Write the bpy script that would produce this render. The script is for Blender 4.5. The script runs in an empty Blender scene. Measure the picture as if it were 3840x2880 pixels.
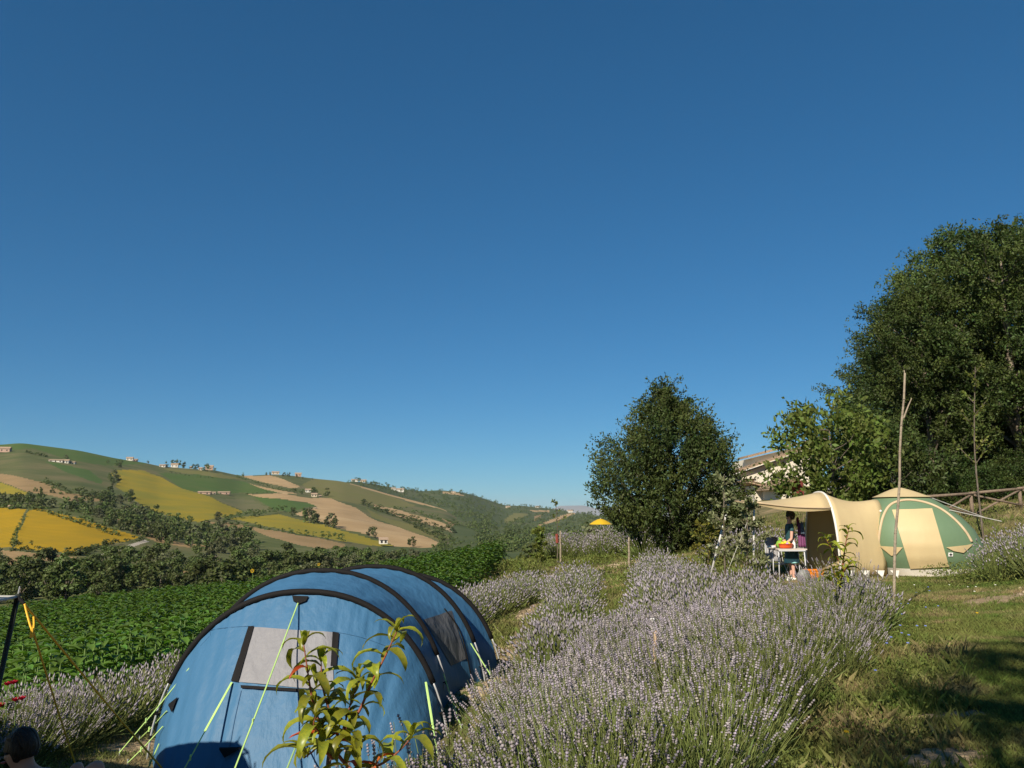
import bpy, math, random
import numpy as np
from mathutils import Vector, Matrix
from mathutils.bvhtree import BVHTree

S = bpy.context.scene
COL = S.collection
rnd = random.Random(7)

# ------------------------------------------------------------------ camera
F = 2990.0                       # focal length in photo pixels (photo 3840 x 2880)
PITCH = math.atan(480 / F)       # eye level lies 480 px under the picture's middle
EYE = 1.6
cam = bpy.data.cameras.new('camera')
cam.sensor_fit = 'HORIZONTAL'; cam.sensor_width = 36.0
cam.lens = 36.0 * F / 3840
cam.clip_start = 0.05; cam.clip_end = 60000
camo = bpy.data.objects.new('camera', cam); COL.objects.link(camo)
camo.location = (0, 0, EYE); camo.rotation_euler = (math.pi / 2 + PITCH, 0, 0)
S.camera = camo

# ------------------------------------------------------------------ light
SUN_EL = math.radians(35)
SUN_AZ = math.radians(28)        # the sun stands behind the viewer, this far to the left
TOSUN = Vector((-math.sin(SUN_AZ) * math.cos(SUN_EL), -math.cos(SUN_AZ) * math.cos(SUN_EL), math.sin(SUN_EL)))
W = bpy.data.worlds.new('World'); S.world = W; W.use_nodes = True
wn = W.node_tree.nodes; wl = W.node_tree.links
sky = wn.new('ShaderNodeTexSky'); sky.sky_type = 'NISHITA'; sky.sun_disc = False
sky.sun_elevation = SUN_EL; sky.sun_rotation = math.atan2(TOSUN.x, TOSUN.y)
sky.altitude = 300; sky.air_density = 0.8; sky.dust_density = 0.0; sky.ozone_density = 5.0
hs = wn.new('ShaderNodeHueSaturation'); hs.inputs['Saturation'].default_value = 1.2; hs.inputs['Hue'].default_value = 0.497
gm = wn.new('ShaderNodeGamma'); gm.inputs[1].default_value = 0.73
tn = wn.new('ShaderNodeMix'); tn.data_type = 'RGBA'; tn.blend_type = 'MULTIPLY'; tn.inputs[0].default_value = 1.0
tn.inputs[7].default_value = (.47, .78, .925, 1)
wl.new(sky.outputs[0], hs.inputs['Color']); wl.new(hs.outputs[0], gm.inputs[0]); wl.new(gm.outputs[0], tn.inputs[6]); wl.new(tn.outputs[2], wn['Background'].inputs[0])
wn['Background'].inputs[1].default_value = 0.1
sun = bpy.data.lights.new('sun', 'SUN'); sun.energy = 4.7; sun.angle = math.radians(0.55); sun.color = (1.0, 0.91, 0.76)
suno = bpy.data.objects.new('sun', sun); COL.objects.link(suno)
suno.rotation_euler = TOSUN.to_track_quat('Z', 'Y').to_euler()
S.view_settings.view_transform = 'Standard'; S.view_settings.look = 'None'
S.view_settings.exposure = 0.5; S.view_settings.gamma = 1.0
S.render.engine = 'CYCLES'
S.cycles.max_bounces = 6; S.cycles.transparent_max_bounces = 8
S.cycles.volume_bounces = 0
S.cycles.use_denoising = True

# ------------------------------------------------------------------ pixels and positions
CP, SP = math.cos(PITCH), math.sin(PITCH)
def ray(px, py):
    dx = (px - 1920) / F; dz = (1440 - py) / F
    return (dx, CP - dz * SP, SP + dz * CP)
def fp(px, py, y):
    r = ray(px, py); k = y / r[1]
    return Vector((r[0] * k, y, EYE + r[2] * k))
def proj(p):
    x, y, z = p[0], p[1], p[2] - EYE
    f = y * CP + z * SP; u = -y * SP + z * CP
    return (1920 + F * x / f, 1440 - F * u / f)

# ------------------------------------------------------------------ near terrain heights
_ctrl = [(-6, -14, -1.2), (8, -14, 1.2), (0, 0, 0.0), (2, 2, 0.05), (-3, 1, -0.55), (-7, 0, -1.0), (7, 0, .35), (12, 4, .7),
  (2.8, 5.6, .12), (1.2, 4.8, .06), (3.0, 8, .1), (5.5, 12, .06), (10.3, 20.6, .05), (7.5, 20, 0.0), (12.5, 20.5, .2), (6.5, 17.5, .02),
  (-.47, 17, -.80), (1.67, 18, -.55), (-.08, 12, -.92), (2.45, 19.6, -.41), (-.14, 12.6, -1.0), (-2.3, 8.4, -1.12), (-2.2, 11, -1.16), (-2, 14, -1.16),
  (-3.4, 6.3, -.86), (-4.8, 10.6, -1.1), (-4.9, 13, -1.2), (-5.2, 8, -1.05), (-.3, 4, -.12), (0, 7, -.45), (1, 9, -.38), (3.3, 14, -.2), (4.4, 19, -.25),
  (-8, 12.5, -1.75), (-9, 20, -2.2), (-3, 20, -1.25), (-1, 28, -1.35), (-17.3, 35, -3.0), (-12, 40, -2.9), (-2.0, 45, -1.75), (.5, 36, -.68), (2, 36, -.56), (-.6, 32, -1.0), (1.5, 42, -.75), (-24, 28, -3.6), (-30, 40, -5.0),
  (4.5, 36, -.5), (5.6, 33, -.15), (2, 30, -.8), (8, 28, .1), (9.2, 19.1, .05), (11.9, 19.2, .07), (11.9, 22.2, .12), (8, 22, .06), (7.8, 19.2, .03), (9.0, 16.0, .15), (10.5, 16.5, .55), (12, 17.5, .85), (14, 20, .95), (15.9, 28, 1.5), (17.8, 34, 2.4),
  (25, 34, 3.0), (18.5, 60, 3.0), (10, 45, .8), (30, 60, 4.5), (22, 20, 1.8), (22, 8, 1.5),
  (5, 60, -2.0), (-5, 62, -4.5), (-25, 62, -8), (-60, 60, -12), (-40, 90, -14), (0, 95, -9), (25, 100, 0), (-20, 130, -17), (-90, 110, -18), (60, 100, 6), (20, 140, -8), (70, 30, 7), (-70, 10, -11), (-50, -20, -7), (50, -20, 5)]
_C = np.array(_ctrl, float)
def _k(a, b):
    d = np.hypot(a[:, None, 0] - b[None, :, 0], a[:, None, 1] - b[None, :, 1])
    return -np.sqrt(d * d + 1.0)
_n = len(_C)
_A = np.zeros((_n + 3, _n + 3)); _A[:_n, :_n] = _k(_C, _C) + np.eye(_n) * -0.08
_A[:_n, _n] = 1; _A[:_n, _n + 1:] = _C[:, :2]; _A[_n, :_n] = 1; _A[_n + 1:, :_n] = _C[:, :2].T
_w = np.linalg.solve(_A, np.concatenate([_C[:, 2], [0, 0, 0]]))
def HV(x, y):
    x = np.asarray(x, float).ravel(); y = np.asarray(y, float).ravel()
    out = np.empty(len(x))
    for i in range(0, len(x), 60000):
        q = np.stack([x[i:i + 60000], y[i:i + 60000]], 1)
        out[i:i + 60000] = _k(q, _C) @ _w[:_n] + _w[_n] + q @ _w[_n + 1:]
    near = np.exp(-(np.hypot(x, y - 10) / 30) ** 2)
    return out + near * (.018 * np.sin(2.1 * x + 1.3 * y) + .014 * np.sin(3.7 * y - 2.2 * x + 1) + .008 * np.sin(7.3 * x + 5.1 * y))
def H(x, y): return float(HV([x], [y])[0])
def G(px, py):
    ys = np.linspace(2, 140, 1400); r = ray(px, py); k = ys / r[1]
    d = EYE + r[2] * k - HV(r[0] * k, ys)
    i = int(np.argmax(d < 0)) if (d < 0).any() else len(ys) - 1
    if i > 0:
        t = d[i - 1] / (d[i - 1] - d[i] + 1e-9); y = ys[i - 1] + t * (ys[i] - ys[i - 1])
    else: y = ys[0]
    p = fp(px, py, y); p.z = H(p.x, p.y); return p

# ------------------------------------------------------------------ materials
def nodes_of(m):
    m.use_nodes = True
    return m.node_tree.nodes, m.node_tree.links, m.node_tree.nodes['Principled BSDF']
def mat(name, col, col2=None, rough=.8, nscale=3.0, detail=3, island=0.0, objr=0.0, trans=0.0, transcol=None, bump=0.0, bscale=20.0, spec=.25,
        stretch=None, sheen=0.0, col3=None, n3=1.0, lo=.35, hi=.65, n3lo=.5, n3hi=.68, rows=0.0, rowcol=None, rowrot=0.4):
    m = bpy.data.materials.new(name); N, L, P = nodes_of(m)
    P.inputs['Roughness'].default_value = rough; P.inputs['Specular IOR Level'].default_value = spec
    tc = N.new('ShaderNodeTexCoord'); src = tc.outputs['Object']
    if stretch:
        mp = N.new('ShaderNodeMapping'); mp.inputs['Scale'].default_value = stretch; L.new(src, mp.inputs[0]); vec = mp.outputs[0]
    else: vec = src
    def rgb(c):
        n = N.new('ShaderNodeRGB'); n.outputs[0].default_value = (*c, 1); return n.outputs[0]
    out = rgb(col)
    def mixn(a, b, fac):
        x = N.new('ShaderNodeMix'); x.data_type = 'RGBA'; L.new(a, x.inputs[6]); L.new(b, x.inputs[7]); L.new(fac, x.inputs[0]); return x.outputs[2]
    def noise(sc, v=None, det=detail, a=lo, b=hi):
        t = N.new('ShaderNodeTexNoise'); t.inputs['Scale'].default_value = sc; t.inputs['Detail'].default_value = det; L.new(v or vec, t.inputs['Vector'])
        r = N.new('ShaderNodeMapRange'); r.inputs[1].default_value = a; r.inputs[2].default_value = b; L.new(t.outputs[0], r.inputs[0]); return r.outputs[0], t.outputs[0]
    if col2: out = mixn(out, rgb(col2), noise(nscale)[0])
    if col3: out = mixn(out, rgb(col3), noise(n3, a=n3lo, b=n3hi)[0])
    if rows:
        mr = N.new('ShaderNodeMapping'); mr.inputs['Rotation'].default_value = (0, 0, rowrot); L.new(src, mr.inputs[0]); wv_ = N.new('ShaderNodeTexWave'); wv_.inputs['Scale'].default_value = rows; wv_.inputs['Distortion'].default_value = 1.2; wv_.inputs['Detail'].default_value = 3; wv_.inputs['Detail Scale'].default_value = .6; L.new(mr.outputs[0], wv_.inputs['Vector'])
        r_ = N.new('ShaderNodeMapRange'); r_.inputs[3].default_value = 0; r_.inputs[4].default_value = .7; L.new(wv_.outputs['Fac'], r_.inputs[0]); out = mixn(out, rgb(rowcol), r_.outputs[0])
    def jitter(c, srcout, amt):
        h = N.new('ShaderNodeHueSaturation'); L.new(c, h.inputs['Color'])
        r = N.new('ShaderNodeMapRange'); r.inputs[3].default_value = 1 - amt; r.inputs[4].default_value = 1 + amt; L.new(srcout, r.inputs[0]); L.new(r.outputs[0], h.inputs['Value'])
        r2 = N.new('ShaderNodeMapRange'); r2.inputs[3].default_value = .5 - amt * .045; r2.inputs[4].default_value = .5 + amt * .045; L.new(srcout, r2.inputs[0]); L.new(r2.outputs[0], h.inputs['Hue'])
        return h.outputs[0]
    if island:
        g = N.new('ShaderNodeNewGeometry'); out = jitter(out, g.outputs['Random Per Island'], island)
    if objr:
        g = N.new('ShaderNodeObjectInfo'); out = jitter(out, g.outputs['Random'], objr)
    L.new(out, P.inputs['Base Color'])
    if bump:
        b = N.new('ShaderNodeBump'); b.inputs['Strength'].default_value = bump; b.inputs['Distance'].default_value = .05
        L.new(noise(bscale, det=4)[1], b.inputs['Height']); L.new(b.outputs[0], P.inputs['Normal'])
    if trans:
        t = N.new('ShaderNodeBsdfTranslucent'); x = N.new('ShaderNodeMixShader'); x.inputs[0].default_value = trans
        if transcol:
            mm = N.new('ShaderNodeMix'); mm.data_type = 'RGBA'; mm.blend_type = 'MULTIPLY'; mm.inputs[0].default_value = 1
            L.new(out, mm.inputs[6]); mm.inputs[7].default_value = (*transcol, 1); L.new(mm.outputs[2], t.inputs[0])
        else: L.new(out, t.inputs[0])
        L.new(P.outputs[0], x.inputs[1]); L.new(t.outputs[0], x.inputs[2]); L.new(x.outputs[0], N['Material Output'].inputs[0])
    return m

# ------------------------------------------------------------------ mesh helpers
ORI = {}
def arr_mesh(name, V, Fc, mats=None, smooth=False, mi=None):
    """V (n,3); Fc list of arrays (m,k) of one polygon size each."""
    me = bpy.data.meshes.new(name); V = np.asarray(V, np.float32)
    if not isinstance(Fc, list): Fc = [Fc]
    Fc = [np.asarray(f, np.int32) for f in Fc if len(f)]
    loops = np.concatenate([f.ravel() for f in Fc]); tot = np.concatenate([np.full(len(f), f.shape[1], np.int32) for f in Fc])
    st = np.concatenate([[0], np.cumsum(tot)[:-1]]).astype(np.int32)
    me.vertices.add(len(V)); me.vertices.foreach_set('co', V.ravel())
    me.loops.add(len(loops)); me.loops.foreach_set('vertex_index', loops)
    me.polygons.add(len(tot)); me.polygons.foreach_set('loop_start', st); me.polygons.foreach_set('loop_total', tot)
    if mi is not None: me.polygons.foreach_set('material_index', np.asarray(mi, np.int32))
    if smooth: me.polygons.foreach_set('use_smooth', np.ones(len(tot), bool))
    me.update(calc_edges=True)
    for m in (mats if isinstance(mats, (list, tuple)) else [mats]):
        if m: me.materials.append(m)
    return me
class MB:
    def __init__(s): s.v = []; s.f = []; s.m = []
    def add(s, V, Fs, mi=0):
        o = len(s.v); s.v += [tuple(p) for p in V]; s.f += [tuple(i + o for i in f) for f in Fs]; s.m += [mi] * len(Fs); return s
    def box(s, c, d, rz=0, mi=0, taper=1.0):
        cz, sz = math.cos(rz), math.sin(rz); V = []
        for k in (-1, 1):
            t = taper if k > 0 else 1
            for (a, b) in ((-1, -1), (1, -1), (1, 1), (-1, 1)):
                x, y = a * d[0] / 2 * t, b * d[1] / 2 * t
                V.append((c[0] + x * cz - y * sz, c[1] + x * sz + y * cz, c[2] + k * d[2] / 2))
        return s.add(V, [(3, 2, 1, 0), (4, 5, 6, 7), (0, 1, 5, 4), (1, 2, 6, 5), (2, 3, 7, 6), (3, 0, 4, 7)], mi)
    def tube(s, pts, r, n=6, mi=0, flat=1.0, cap=True):
        pts = [Vector(p) for p in pts]; m = len(pts); rs = r if isinstance(r, (list, tuple)) else [r] * m; V = []; up = None
        for i, p in enumerate(pts):
            t = (pts[min(i + 1, m - 1)] - pts[max(i - 1, 0)]); t = t.normalized() if t.length > 1e-9 else Vector((0, 0, 1))
            if up is None:
                up = t.cross(Vector((0, 0, 1)) if abs(t.z) < .9 else Vector((1, 0, 0))).normalized()
            up = (up - t * up.dot(t)); up = up.normalized() if up.length > 1e-6 else t.orthogonal().normalized()
            b = t.cross(up)
            for j in range(n):
                a = 2 * math.pi * j / n; V.append(p + (up * math.cos(a) + b * math.sin(a) * flat) * rs[i])
        Fs = []
        for i in range(m - 1):
            for j in range(n):
                k = (j + 1) % n; Fs.append((i * n + j, i * n + k, (i + 1) * n + k, (i + 1) * n + j))
        if cap: Fs += [tuple(range(n - 1, -1, -1)), tuple((m - 1) * n + j for j in range(n))]
        return s.add(V, Fs, mi)
    def ell(s, c, r, nu=10, nv=7, mi=0, fn=None):
        V = []; Fs = []
        for i in range(nv + 1):
            ph = math.pi * i / nv
            for j in range(nu):
                th = 2 * math.pi * j / nu; d = (math.sin(ph) * math.cos(th), math.sin(ph) * math.sin(th), math.cos(ph)); k = fn(d) if fn else 1
                V.append((c[0] + d[0] * r[0] * k, c[1] + d[1] * r[1] * k, c[2] + d[2] * r[2] * k))
        for i in range(nv):
            for j in range(nu):
                k = (j + 1) % nu; Fs.append((i * nu + j, (i + 1) * nu + j, (i + 1) * nu + k, i * nu + k))
        return s.add(V, Fs, mi)
    def grid(s, P, mi=0, flip=False):
        nr, nc = len(P), len(P[0]); V = [p for row in P for p in row]; Fs = []
        for i in range(nr - 1):
            for j in range(nc - 1):
                q = (i * nc + j, i * nc + j + 1, (i + 1) * nc + j + 1, (i + 1) * nc + j); Fs.append(q[::-1] if flip else q)
        return s.add(V, Fs, mi)
    def mesh(s, name, mats, smooth=False, off=(0, 0, 0)):
        me = bpy.data.meshes.new(name); o = Vector(off)
        me.from_pydata([tuple(Vector(p) - o) for p in s.v], [], s.f)
        for m in (mats if isinstance(mats, (list, tuple)) else [mats]): me.materials.append(m)
        me.polygons.foreach_set('material_index', s.m)
        if smooth: me.polygons.foreach_set('use_smooth', [True] * len(me.polygons))
        me.update(); return me
def put(name, me, parent=None, loc=(0, 0, 0), rot=None, sc=None):
    o = bpy.data.objects.new(name, me); COL.objects.link(o); o.location = loc
    if rot: o.rotation_euler = rot
    if sc: o.scale = (sc, sc, sc) if not isinstance(sc, (tuple, list)) else sc
    if parent: o.parent = parent
    return o
def tag(o, label=None, cat=None, group=None, kind=None):
    if label: o['label'] = label
    if cat: o['category'] = cat
    if group: o['group'] = group
    if kind: o['kind'] = kind
    return o
def thing(name, label, cat, loc, group=None):
    e = bpy.data.objects.new(name, None); COL.objects.link(e); e.location = loc; e.empty_display_size = .2
    ORI[e.name] = Vector(loc); return tag(e, label, cat, group)
def part(name, mb, mats, parent, smooth=False, root=None):
    """mb is in world coordinates; the thing's Empty (root) is where it is parented."""
    o = ORI[(root or parent).name]
    return put(name, mb.mesh(name, mats, smooth, o), parent)
def solo(name, mb, mats, label, cat, loc, smooth=False, group=None):
    o = put(name, mb.mesh(name, mats, smooth, loc), None, loc); ORI[o.name] = Vector(loc); return tag(o, label, cat, group)
def bez(pts, n=8):
    pts = [Vector(p) for p in pts]
    if len(pts) < 3: return [pts[0].lerp(pts[-1], i / n) for i in range(n + 1)]
    out = []
    for i in range(len(pts) - 1):
        p0 = pts[max(i - 1, 0)]; p1 = pts[i]; p2 = pts[i + 1]; p3 = pts[min(i + 2, len(pts) - 1)]
        for k in range(n):
            t = k / n
            out.append(.5 * ((2 * p1) + (p2 - p0) * t + (2 * p0 - 5 * p1 + 4 * p2 - p3) * t * t + (3 * p1 - p0 - 3 * p2 + p3) * t ** 3))
    return out + [pts[-1]]
def inpoly(x, y, poly):
    c = np.zeros(np.shape(x), bool); n = len(poly); j = n - 1
    for i in range(n):
        xi, yi = poly[i]; xj, yj = poly[j]
        c ^= ((yi > y) != (yj > y)) & (x < (xj - xi) * (y - yi) / (yj - yi + 1e-12) + xi); j = i
    return c
def unit(a): return a / (np.linalg.norm(a, axis=-1, keepdims=True) + 1e-9)
def leaves(P, D, Ln, Wd, rg, fold=0.0, N=None):
    """rhombic leaves from base points P along unit directions D; returns V (4n,3), F (n,4)"""
    n = len(P); R = unit(rg.normal(size=(n, 3)))
    if N is not None: R = unit(N + R * .55); D = unit(np.cross(R, D))
    sd = unit(np.cross(D, R)); up = np.cross(sd, D)
    Ln = np.broadcast_to(np.asarray(Ln, float), (n,))[:, None]; Wd = np.broadcast_to(np.asarray(Wd, float), (n,))[:, None]
    mid = P + D * Ln * .45 + up * Ln * fold
    V = np.stack([P, mid + sd * Wd / 2, P + D * Ln, mid - sd * Wd / 2], 1).reshape(-1, 3)
    return V, np.arange(4 * n).reshape(n, 4)
# ------------------------------------------------------------------ the ground
M_ground = mat('dry_grass_soil', (.10, .095, .035), (.20, .16, .075), rough=.95, nscale=1.1, detail=6, bump=.6, bscale=9, col3=(.30, .22, .12), n3=.55)
def spaced(a, b, n, p, c):
    u = np.linspace(-1, 1, n); s = np.sign(u) * np.abs(u) ** p
    return np.where(s < 0, c + (c - a) * s, c + (b - c) * s)
gx = spaced(-130, 100, 240, 2.2, 0); gy = spaced(-60, 160, 240, 2.0, 10)
GX, GY = np.meshgrid(gx, gy); GZ = HV(GX, GY).reshape(GX.shape)
nr, nc = GX.shape
idx = np.arange(nr * nc).reshape(nr, nc)
gf = np.stack([idx[:-1, :-1], idx[:-1, 1:], idx[1:, 1:], idx[1:, :-1]], -1).reshape(-1, 4)
tag(put('ground', arr_mesh('ground', np.stack([GX, GY, GZ], -1).reshape(-1, 3), gf, M_ground, True)), 'dry grassy hillside under the tents and lavender rows', kind='structure')

# ------------------------------------------------------------------ the opposite hillside, a patchwork of fields
PX_R = [-900, -300, 0, 80, 300, 434, 542, 597, 687, 808, 902, 1007, 1080, 1134, 1188, 1279, 1387, 1460, 1581, 1675, 1720, 1800, 1860, 1950, 2300]
PY_R = [1705, 1676, 1668, 1661, 1690, 1719, 1735, 1748, 1756, 1764, 1785, 1780, 1782, 1789, 1796, 1804, 1832, 1854, 1885, 1913, 1948, 1995, 2025, 2045, 2070]
PX_D = [-900, 300, 700, 1200, 1500, 1675, 1800, 1950, 2300]; DR = [950, 1000, 1100, 1300, 1350, 1200, 900, 600, 400]
D0, PY0 = 110.0, 2300.0
_px = np.arange(-1100, 2500, 5.0); _g = np.exp(-(np.arange(-12, 13) / 5.0) ** 2); _g /= _g.sum()
def _smooth(xs, ys, k=1):
    v = np.interp(_px, xs, ys)
    for _ in range(k): v = np.convolve(np.pad(v, 12, 'edge'), _g, 'valid')
    return v
PY_R = _smooth(PX_R, PY_R); PX_R = _px; DR = _smooth(PX_D, DR, 12); PX_D = _px
def hill(px, py):
    px = np.asarray(px, float); py = np.asarray(py, float)
    rg = np.interp(px, PX_R, PY_R); dr = np.interp(px, PX_D, DR)
    t = (PY0 - py) / (PY0 - rg); D = D0 * (dr / D0) ** t
    dx = (px - 1920) / F; dz = (1440 - py) / F; ry = CP - dz * SP; k = D / ry
    return np.stack([dx * k, D + 0 * px, EYE + (SP + dz * CP) * k], -1)
def hpos(px, py): return Vector(hill(px, py).tolist())
def c1(*p): return [(x * .3617, 1600 + y * .3617) for x, y in p]
def c2(*p): return [(700 + x * .3617, 1600 + y * .3617) for x, y in p]
def c3(*p): return [(1400 + x * .3617, 1700 + y * .3617) for x, y in p]
def fieldmat(n, a, b, sc=.03, c=None): return mat(n, a, b, rough=.95, nscale=sc, detail=6, col3=c, n3=sc * .35, bump=.3, bscale=.5, spec=.1, rows=.045 + .01 * (len(n) % 3), rowcol=tuple(v * .76 for v in b), rowrot=.3 + .37 * (len(n) % 5))
M_scrub = fieldmat('hill_scrub', (.145, .145, .058), (.080, .098, .032), .035, (.19, .155, .075))
M_yel = fieldmat('sunflower_yellow', (.42, .25, .009), (.33, .215, .013), .06)
M_yel2 = fieldmat('sunflower_yellow_green', (.34, .235, .018), (.21, .19, .026), .022)
M_yel3 = fieldmat('sunflower_pale', (.31, .235, .023), (.24, .205, .03), .03)
M_tan = fieldmat('stubble_tan', (.47, .315, .16), (.38, .255, .125), .05, (.52, .37, .20))
M_tan2 = fieldmat('stubble_brown', (.34, .225, .11), (.27, .185, .085), .05)
M_grn = fieldmat('crop_green', (.060, .115, .022), (.085, .12, .03), .04)
M_grn2 = fieldmat('meadow_green', (.085, .14, .028), (.07, .115, .03), .05)
M_olv = fieldmat('olive_meadow', (.15, .155, .042), (.175, .155, .055), .04)
M_gry = fieldmat('vineyard_grey', (.17, .15, .075), (.12, .125, .052), .04)
M_road = fieldmat('pale_track', (.48, .42, .34), (.42, .36, .28), .1)
FIELDS = [
 ('sunflower_field', 'bright yellow sunflower field wedge at the left picture edge', M_yel, [(-400, 1850), (0, 1907), (98, 1921), (66, 1985), (47, 2048), (-400, 2020)]),
 ('sunflower_field', 'largest deep yellow sunflower field low on the left slope', M_yel, [(134, 1918), (253, 1947), (383, 1980), (521, 2016), (470, 2038), (391, 2050), (336, 2070), (300, 2086), (253, 2086), (54, 2054), (72, 1991), (108, 1925)]),
 ('stubble_field', 'tan stubble field under the yellow field at lower left', M_tan2, [(-400, 2040), (0, 2056), (163, 2085), (289, 2106), (289, 2130), (108, 2112), (0, 2140), (-400, 2160)]),
 ('stubble_field', 'tan stubble strip with dotted bushes on the upper left slope', M_tan2, [(-400, 1700), (0, 1774), (163, 1817), (253, 1850), (362, 1864), (416, 1882), (325, 1882), (271, 1886), (217, 1868), (145, 1853), (108, 1846), (0, 1810), (-400, 1740)]),
 ('meadow', 'olive yellow meadow wedge at the left edge under the tan strip', M_yel3, [(-400, 1742), (0, 1812), (105, 1848), (100, 1856), (0, 1850), (-400, 1800)]),
 ('sunflower_field', 'yellow green sunflower field high in the middle of the left slope', M_yel2, [(427, 1763), (542, 1763), (565, 1774), (687, 1831), (745, 1852), (800, 1868), (910, 1915), (850, 1940), (815, 1945), (741, 1962), (687, 1947), (597, 1925), (539, 1890), (463, 1846), (434, 1824), (452, 1795), (416, 1777)]),
 ('crop_field', 'dark green crop field right of the high yellow field', M_grn, [(593, 1774), (765, 1781), (924, 1810), (1044, 1850), (917, 1850), (736, 1846), (690, 1832)]),
 ('stubble_field', 'small tan field on the ridge by the farmhouse trees', M_tan, [(905, 1786), (1007, 1781), (1062, 1799), (1130, 1824), (1098, 1831), (1025, 1817), (935, 1795)]),
 ('stubble_field', 'narrow tan strip under the dark green hedge', M_tan, [(931, 1813), (1054, 1839), (1120, 1850), (1054, 1853), (1007, 1839)]),
 ('stubble_field', 'large pale tan wheat field sweeping down the middle slope', M_tan, [(924, 1855), (1062, 1853), (1170, 1868), (1242, 1868), (1333, 1907), (1423, 1954), (1500, 1980), (1646, 2040), (1635, 2051), (1574, 2054), (1480, 2040), (1400, 2008), (1300, 1985), (1215, 1960), (1105, 1921), (1190, 1905), (1150, 1887), (1090, 1880), (980, 1868)]),
 ('sunflower_field', 'yellow sunflower wedge below the large pale wheat field', M_yel3, [(856, 1947), (953, 1929), (1044, 1922), (1116, 1940), (1206, 1965), (1315, 1994), (1423, 2023), (1500, 2046), (1600, 2056), (1423, 2034), (1293, 2020), (1134, 2001), (989, 1976)]),
 ('crop_field', 'dark green scrub patch above the yellow wedge', M_grn2, [(953, 1864), (1152, 1889), (1181, 1900), (1080, 1915), (1025, 1907)]),
 ('meadow', 'grey olive fallow patch right of the high yellow field', M_gry, [(805, 1868), (953, 1875), (1018, 1907), (917, 1915)]),
 ('stubble_field', 'tan stubble strip just above the creek trees', M_tan2, [(765, 1958), (845, 1962), (989, 1987), (1242, 2020), (1293, 2030), (1297, 2048), (1206, 2059), (1163, 2048), (1025, 2016), (953, 1990), (880, 1983), (808, 1972)]),
 ('meadow', 'green meadow along the crest of the left hill', M_grn, [(-900, 1600), (120, 1600), (434, 1715), (560, 1737), (430, 1746), (330, 1738), (250, 1722), (120, 1680), (0, 1690), (-900, 1740)]),
 ('crop_field', 'bright green strip under the white farm buildings', M_grn2, [(156, 1730), (253, 1745), (344, 1766), (383, 1803), (383, 1817), (325, 1803), (235, 1763)]),
 ('meadow', 'broad olive green meadow below the right end of the ridge', M_olv, [(1134, 1817), (1180, 1790), (1279, 1800), (1387, 1832), (1460, 1860), (1560, 1895), (1500, 1904), (1423, 1900), (1333, 1890), (1242, 1868), (1180, 1850)]),
 ('stubble_field', 'brownish tan strip slanting down the right spur', M_tan, [(1400, 1888), (1508, 1917), (1617, 1946), (1707, 1975), (1762, 2018), (1718, 2007), (1653, 1978), (1581, 1960), (1490, 1935), (1436, 1910), (1400, 1897)]),
 ('meadow', 'olive green strip between wheat field and right tan strip', M_olv, [(1370, 1908), (1472, 1950), (1581, 1975), (1689, 2015), (1653, 2033), (1563, 2004), (1472, 1968), (1400, 1935)]),
 ('stubble_field', 'thin tan strip along the crest of the right spur', M_tan, [(1280, 1797), (1400, 1833), (1460, 1850), (1590, 1884), (1690, 1912), (1672, 1917), (1570, 1888), (1454, 1858), (1380, 1836), (1290, 1807)]),
 ('stubble_field', 'short pinkish strip on the right spur near the valley', M_tan2, [(1650, 1942), (1700, 1960), (1805, 2005), (1790, 2012), (1700, 1975)]),
 ('farm_track', 'pale gravel track climbing beside the yellow field', M_road, [(370, 2106), (385, 2094), (450, 2072), (535, 2026), (562, 2030), (546, 2037), (462, 2082)]),
 ('stubble_field', 'thin tan strip between the creek wood and the diagonal wood', M_tan2, [(430, 1955), (530, 1990), (640, 2025), (770, 2040), (830, 2050), (820, 2062), (700, 2050), (590, 2035), (500, 1998)]),
 ('stubble_field', 'tan stubble strip behind the far edge of the green sunflowers', M_tan2, [(395, 2168), (560, 2160), (760, 2160), (760, 2176), (620, 2178), (400, 2182)]),
 ('sunflower_field', 'yellow strip low in front of the right spur', M_yel3, [(1500, 2080), (1560, 2062), (1700, 2045), (1690, 2062), (1600, 2082)]),
 ('crop_field', 'green vineyard patch above the dark green crop field', M_olv, [(600, 1758), (700, 1762), (830, 1775), (900, 1795), (860, 1797), (700, 1775)]),
]
PXS = np.arange(-900, 2301, 3.5); NT = 190
rr = np.interp(PXS, PX_R, PY_R)
TT = np.linspace(-.12, 1, NT)
HPX = np.repeat(PXS[None], NT, 0); HPY = PY0 - TT[:, None] * (PY0 - rr[None])
HP = hill(HPX, HPY)
# gentle relief so that the slope is not a clean sheet
w = np.clip(TT, 0, 1)[:, None]
HP[..., 2] += w * (1 - w) * 4 * (1.6 * np.sin(HP[..., 0] / 47) * np.sin(HP[..., 1] / 63 + 1) + .7 * np.sin(HP[..., 0] / 19 + HP[..., 1] / 31))
fcx = (HPX[:-1, :-1] + HPX[1:, 1:]) / 2; fcy = (HPY[:-1, :-1] + HPY[1:, 1:]) / 2
jx = fcx + 3 * np.sin(fcy / 9) ; jy = fcy + 1.2 * np.sin(fcx / 23)
own = np.full(fcx.shape, -1)
for i, f in enumerate(FIELDS): own[inpoly(jx, jy, f[3])] = i
hi_ = np.arange(HPX.size).reshape(HPX.shape)
hq = np.stack([hi_[:-1, :-1], hi_[:-1, 1:], hi_[1:, 1:], hi_[1:, :-1]], -1)
HV3 = HP.reshape(-1, 3)
def sub(name, sel, m):
    q = hq[sel]
    if not len(q): return None
    u, inv = np.unique(q, return_inverse=True)
    return put(name, arr_mesh(name, HV3[u], inv.reshape(q.shape), m, True))
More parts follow.
